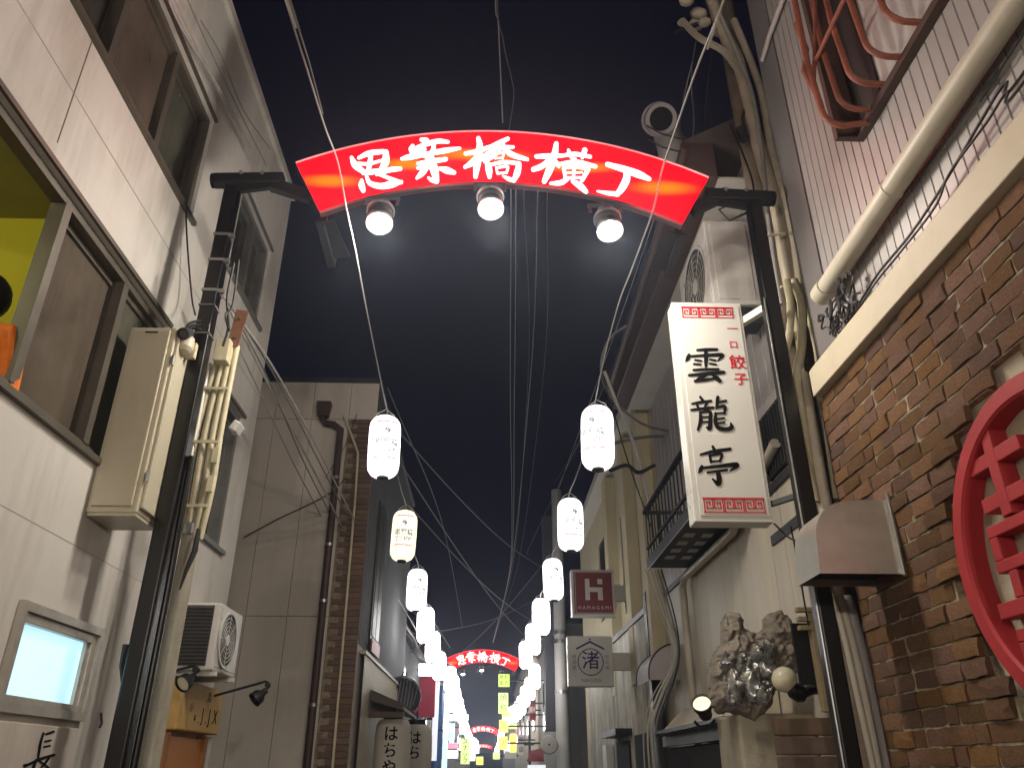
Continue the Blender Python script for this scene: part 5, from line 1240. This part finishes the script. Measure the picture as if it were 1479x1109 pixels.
lit_sign(648,1005,656,1028,23,E['cyan'],'tall cyan sign behind the lantern string','銀座','pale')
lit_sign(720,973,736,991,24,E['yellow'],'yellow-green lit sign with four dark characters',None)
yl = ony(728,982,23.99)
t = thing('sign_print','dark four character print on the yellow-green sign','lettering',tuple(yl))
m = MB()
for i, ch in enumerate('無料案内'): text_on(m,ch,(yl.x+(.075 if i % 2 else -.075),23.985,yl.z+(.08 if i < 2 else -.08)),(1,0,0),(0,0,1),.13,1.,.0,.001)
o_ = m.build('lettering', M['ink_grey'], t)
# hand the print to its sign instead of leaving it loose
ysign = [o for o in bpy.data.objects if o.get('label') == 'yellow-green lit sign with four dark characters'][0]
o_.parent = ysign; o_.location = Vector(o_.location) + Vector(yl) - ysign.location; bpy.data.objects.remove(t)
lit_sign(721,1039,734,1057,24,E['yellow2'],'yellow lit sign with a red kana character','は',E['redl'],ts=.85)
lit_sign(720,1063,733,1082,24,E['yellow2'],'yellow lit sign block with a red kana under the first','ま',E['redl'],ts=.85)
lit_sign(735,1044,747,1052,25,E['yellow'],'yellow lit arrow board beside the kana signs')
lit_sign(725,1027,737,1036,26,E['yellow2'],'small yellow lit box above the kana signs')
lit_sign(729,1084,746,1095,40,'sign_white','pale unlit sign board near the alley end')
lit_sign(629,1040,637,1075,22.5,E['pinkl'],'tall pink lit sign behind the blue post','寿司','pale')
lit_sign(679,1074,686,1098,40,E['white'],'small white lit upright sign before the third arch')
lit_sign(664,1040,672,1060,33,E['cyan'],'small cyan lit sign above the green upright one')
lit_sign(749,1060,757,1090,30,'sign_white','pale unlit upright sign on the beige house','飯店','ink')
lit_sign(737,1058,745,1078,29,E['redl'],'small red lit sign beside the kana signs','酒','pale')
lit_sign(764,1010,774,1040,26.5,'maroon','dark red unlit sign high on the beige house','餅','pale')
lit_sign(712,1086,722,1096,44,E['green'],'tiny green lit sign near the alley end')
lit_sign(688,1092,698,1104,46,E['yellow2'],'tiny yellow lit sign low near the alley end')
lit_sign(720,1000,734,1030,23,E['yellow'],'tall yellow-green lit sign between the four character one and the kana signs','焼鳥',M['ink_grey'],ts=.8)
lit_sign(736,1060,746,1086,25.5,E['yellow2'],'narrow yellow lit sign next to the lower kana block','串',E['redl'],ts=.8)
# more arches down the alley
cm = child_map()
for k, (y, v, lab) in enumerate(((31.5,946,'second red arch sign, small in the distance between the lantern strings'),(80,1051,'third red arch sign, tiny in the gap of the lanterns'),(136,1076,'tiny farthest red arch sign at the end of the lantern strings'))):
    t = copy_tree(arch, None, cm); p = ony(698, v, y); t['label'] = lab
    t.location = (ACX-.2 if k == 0 else p.x, y, p.z-.33)
    t['_o'] = tuple(t.location)
    if k == 0:
        for s in spots_:
            n_ = copy_tree(s, None, cm); n_.location = Vector(s.location) + Vector(t.location) - Vector(arch.location)
            n_['label'] = s['label'].replace('front red arch','second red arch'); n_['group'] = 'spotlights under the red arch'
        for q_ in (pl, prt):
            n_ = copy_tree(q_, None, {q_.name:[c for c in cm[q_.name] if c.name.split('.')[0] in ('column','arm','base_plate','end_cap','brace')]})
            n_.location = Vector(q_.location) + Vector((t.location.x-arch.location.x, t.location.y-arch.location.y, t.location.z-arch.location.z)); n_['label'] = ('black post of the second red arch by the grey far houses' if q_ == pl else 'black post of the second red arch by the beige far house')

# ================================================================== WIRES
def LT(k): return Vector(LPOS[k].location) + Vector((0,0,.325))
cable([Vector((-2.08,-2.6,5.9)),Vector((-1.5,-.6,5.75)),onx(395,-60,-.86),onx(412,0,-.86),onx(440,90,-.86),onx(468,180,-.86),onx(488,235,-.86),onx(500,300,-.86),onx(513,360,-.86),onx(528,440,-.86),onx(548,540,-.86),LT(('l',0))],.0048,'wire','pale lantern cable dropping in front of the first brushed character to the first lantern',k=6)
cable([Vector((2.03,-2.6,6.2)),Vector((1.5,-.6,5.95)),onx(1058,-40,.83),onx(1040,15,.83),onx(1010,90,.83),onx(985,160,.83),onx(958,240,.83),onx(948,285,.83),onx(938,320,.83),onx(912,390,.83),onx(893,440,.83),onx(872,520,.83),LT(('r',0))],.0048,'wire','pale lantern cable crossing the last brushed character down to the lantern by the hanging sign',k=6)
cable([Vector((-2.08,-2.6,6.1)),Vector((-1.5,-.6,5.9)),onx(400,-60,-.84),onx(418,0,-.84),onx(446,90,-.84),onx(466,165,-.84)],.004,'wire_grey','thin grey twin of the pale cable over the first brushed character',k=5)
for side in 'lr':
    pts = [LT((side,0))]; n = len([1 for k in LPOS if k[0] == side])
    for i in range(1, n):
        a, b = LT((side,i-1)), LT((side,i)); pts += [a.lerp(b,.3)+Vector((0,0,-.10 if i < 6 else -.06)), a.lerp(b,.75)+Vector((0,0,-.06)), b]
    cable(pts,.006,'wire','sagging pale cable carrying the lantern string '+('along the white and beige walls' if side == 'l' else 'along the hanging shop signs'),k=3)
cable([Vector((.02,2.6,9.6)),ony(716,-40,4.2),ony(720,40,4.6),ony(726,178,5.2)],.006,'wire','pale wire rising straight up behind the middle of the red arch')
cable([Vector((.03,2.6,9.4)),ony(718,-40,4.2),ony(727,60,4.6),ony(738,110,4.8),ony(742,140,5.0),ony(735,190,5.4)],.004,'wire_grey','thin bent wire beside the one behind the middle of the arch')
for (u0,u1,u2,r,mt,lab) in ((738,737,737,.007,'wire','leftmost of the upright wires hanging below the arch toward the far alley'),(745,743,738,.007,'wire','second of the upright wires below the arch'),(757,762,741,.006,'wire_grey','dim wire weaving between the upright wires below the arch'),(776,765,739,.007,'wire','right hand wire of the upright bunch below the arch'),(790,783,748,.005,'wire_grey','faint outer wire of the upright bunch below the arch')):
    cable([ony(u0-2,238,4.36),ony(u0,300,7),ony(u1,560,12),ony(u2,815,26),ony(712,928,31.4)],r,mt,lab,'wires along the middle of the alley',k=10)
# cable fan from the conduits behind the black post toward the far end
FAN = [((322,428),(405,548),(492,712),(548,820),(606,922),.008),((326,432),(398,545),(478,700),(540,815),(604,914),.006),((333,450),(380,540),(470,712),(530,830),(600,925),.010),((340,455),(392,558),(450,690),(520,815),(596,915),.006),((330,470),(372,560),(440,700),(505,812),(590,918),.006)]
for i, (a,b,c,d,e,r) in enumerate(FAN):
    cable([ony(*a,4.45),ony(*b,5.3),ony(*c,7.6),ony(*d,10.5),ony(*e,15),Vector((-1.63,17.6,ony(*e,15).z+.05+.06*i))],r,'wire_grey' if i % 2 else 'wire',['uppermost cable of the fan leaving the black post over the beige panels','second cable of the fan over the beige panels','fattest cable of the fan over the beige panels','fourth cable of the fan over the beige panels','lowest cable of the fan over the beige panels'][i],'cable fan over the beige panel building',k=8)
for i, (pts,r) in enumerate((([(243,-20),(285,70),(330,160),(372,238)],.006),([(262,-20),(300,66),(350,170),(385,240)],.004),([(236,-20),(262,40),(318,130),(362,216)],.010),([(290,30),(318,78),(352,160),(390,215)],.004))):
    cable([onx(u,v,-2.03) for u,v in pts],r,'wire_grey' if i % 2 else 'wire',['pale cable running down the white wall to the arch arm','thin grey cable under the roof edge of the white building','fat pale cable over the upper dark windows','thin grey cable with a clip near the roof edge'][i],'cables along the white wall',k=6)
cable([onx(268,300,-2.07),onx(271,360,-2.05),onx(277,430,-2.0),onx(282,455,-1.9)],.006,'wire_dark','black lead dropping from the upper windows to the meter cabinet')
for i in range(3): cable([(-1.815,4.03+.03*i,3.90),(-1.80,4.05+.03*i,3.98),(-1.76,4.1+.02*i,4.03-.02*i)],.009,'wire_dark',['first short black loop from the cabinet to the post','second short black loop from the cabinet to the post','third short black loop from the cabinet to the post'][i],'short loops at the meter cabinet')
cable([onx(338,380,-1.62),onx(328,430,-1.63),onx(330,470,-1.62),onx(322,500,-1.64)],.008,'wire_dark','dark loop hanging beside the straps of the black post')
cable([onx(345,375,-1.60),onx(336,440,-1.6),onx(326,455,-1.6),onx(331,478,-1.6)],.007,'wire_dark','short twisted lead beside the straps of the black post')
cable([ony(1118,756,4.5),ony(1138,775,4.4),ony(1152,782,4.3)],.006,'wire_dark','black lead from the hanging sign to the black post')
cable([ony(1142,760,4.7),ony(1150,800,4.75),ony(1168,905,4.76)],.006,'wire_dark','black lead running down the siding to the wooden frame')
cable([ony(905,470,7),ony(880,490,7.2),ony(868,530,7.4),ony(880,570,7.6),ony(910,600,7.8),ony(935,615,8),ony(965,622,8.2)],.016,'wire_grey','grey looped cable under the dark eave by the lantern')
cable([ony(873,536,7.4),ony(890,580,7.6),ony(915,640,8),ony(935,720,8.2),ony(944,822,8.3)],.02,'wire','fat grey cable dropping from the eave past the balcony')
cable([ony(880,680,8),ony(905,672,8),ony(922,682,8),ony(945,672,8.3)],.022,'wire_dark','black bent cable beside the first lantern on the sign side')
cable([ony(888,640,8),ony(925,632,8.1),ony(958,630,8.3)],.02,'wire_grey','grey bracket cable under the eave corner')
cable([ony(868,540,7.4),ony(885,590,7.6),ony(905,660,8),ony(940,760,8.2)],.008,'wire_dark','thin black cable beside the fat grey eave cable')
for i, (a,b) in enumerate((((-1.38,9.2,5.7),(1.72,22,6.6)),((-1.38,12.6,5.6),(1.66,20.4,4.7)),((-1.40,11.0,5.8),(1.66,28,5.4)),((-1.62,25,4.2),(1.70,19.2,6.6)),((-1.62,15,3.85),(1.70,19.1,5.6)),((-1.62,26,4.3),(1.66,27.6,5.5)))):
    a, b = Vector(a), Vector(b); cable([a,a.lerp(b,.3)+Vector((0,0,-.22)),a.lerp(b,.6)+Vector((0,0,-.26)),b],.009,'wire_grey',['faint wire from the beige coping across to the narrow far house','faint wire from the beige side wall down to the narrow far house','faint long wire from the beige coping to the pale beige house','faint wire from the grey far house up to the pale street pole','faint wire from the dark low house to the pale street pole','faint wire between the far houses before the second arch'][i],'faint wires across the alley',k=8)

for i, (p0,p1,p2,r,mt,lab) in enumerate((((1005,60,5.2),(940,400,8),(760,800,24),.007,'wire_grey','grey wire from the brown-grey pole top sinking toward the second arch'),((1030,70,5.0),(960,430,8),(800,700,19),.008,'wire_dark','black wire along the dark eave to the pale street pole'),((1000,90,5.2),(930,360,8),(798,730,19),.006,'wire','pale wire along the dark eave to the pale street pole'),
    ((560,560,9),(640,760,16),(668,905,26),.007,'wire_grey','grey wire sloping down from the beige corner toward the second arch'),((548,700,9.5),(600,850,15),(650,935,25),.007,'wire','pale wire from the clinker corner beside the lanterns'),((545,760,9.5),(590,870,15),(640,940,24),.006,'wire_grey','lower grey wire from the clinker corner beside the lanterns'))):
    cable([ony(p0[0],p0[1],p0[2]),ony(p1[0],p1[1],p1[2]),ony(p2[0],p2[1],p2[2])],r,mt,lab,'thin wires along the alley',k=12)
# unseen lamps added behind the viewer to brighten the near walls
for x, y, lab in ((-1.62,-2.6,'added fill lamp behind the viewer by the white building'),(1.62,-3.2,'added fill lamp behind the viewer by the brick building')):
    s = 1 if x < 0 else -1
    t = thing('added_fill_lamp', lab, 'added lamp', (x,y,3.3), 'added lamps behind the viewer')
    MB().tube([(x-s*.45,y,3.55),(x-s*.1,y,3.62),(x,y,3.55)],.02,8).build('arm', M['black_steel'], t, smooth=True)
    MB().lathe([(.02,.25),(.10,.22),(.19,.10),(.20,.06)],(x,y,3.3),(0,0,1),20,False).build('shade', M['black_steel'], t, smooth=True)
    MB().ball((x,y,3.38),.09,16,10).build('bulb', E['lens'], t, smooth=True)
    la = bpy.data.lights.new('added_fill_light','POINT'); la.energy = 170; la.color = (1,.89,.76); la.shadow_soft_size = .12
    lo = bpy.data.objects.new('added_fill_light',la); col.objects.link(lo); lo.parent = t; lo.location = (0,0,-.10)

# ================================================================== HAZE
hz = bpy.data.materials.new('night_haze'); hz.use_nodes = True; n = hz.node_tree.nodes; n.clear()
o_ = n.new('ShaderNodeOutputMaterial'); pv = n.new('ShaderNodeVolumePrincipled'); pv.inputs['Color'].default_value = (.66,.76,1,1); pv.inputs['Density'].default_value = .0026; pv.inputs['Anisotropy'].default_value = .75
hz.node_tree.links.new(pv.outputs[0], o_.inputs['Volume'])
tag(MB().box(-80,80,-40,420,-1,10.5).build('haze', hz), kind='stuff')
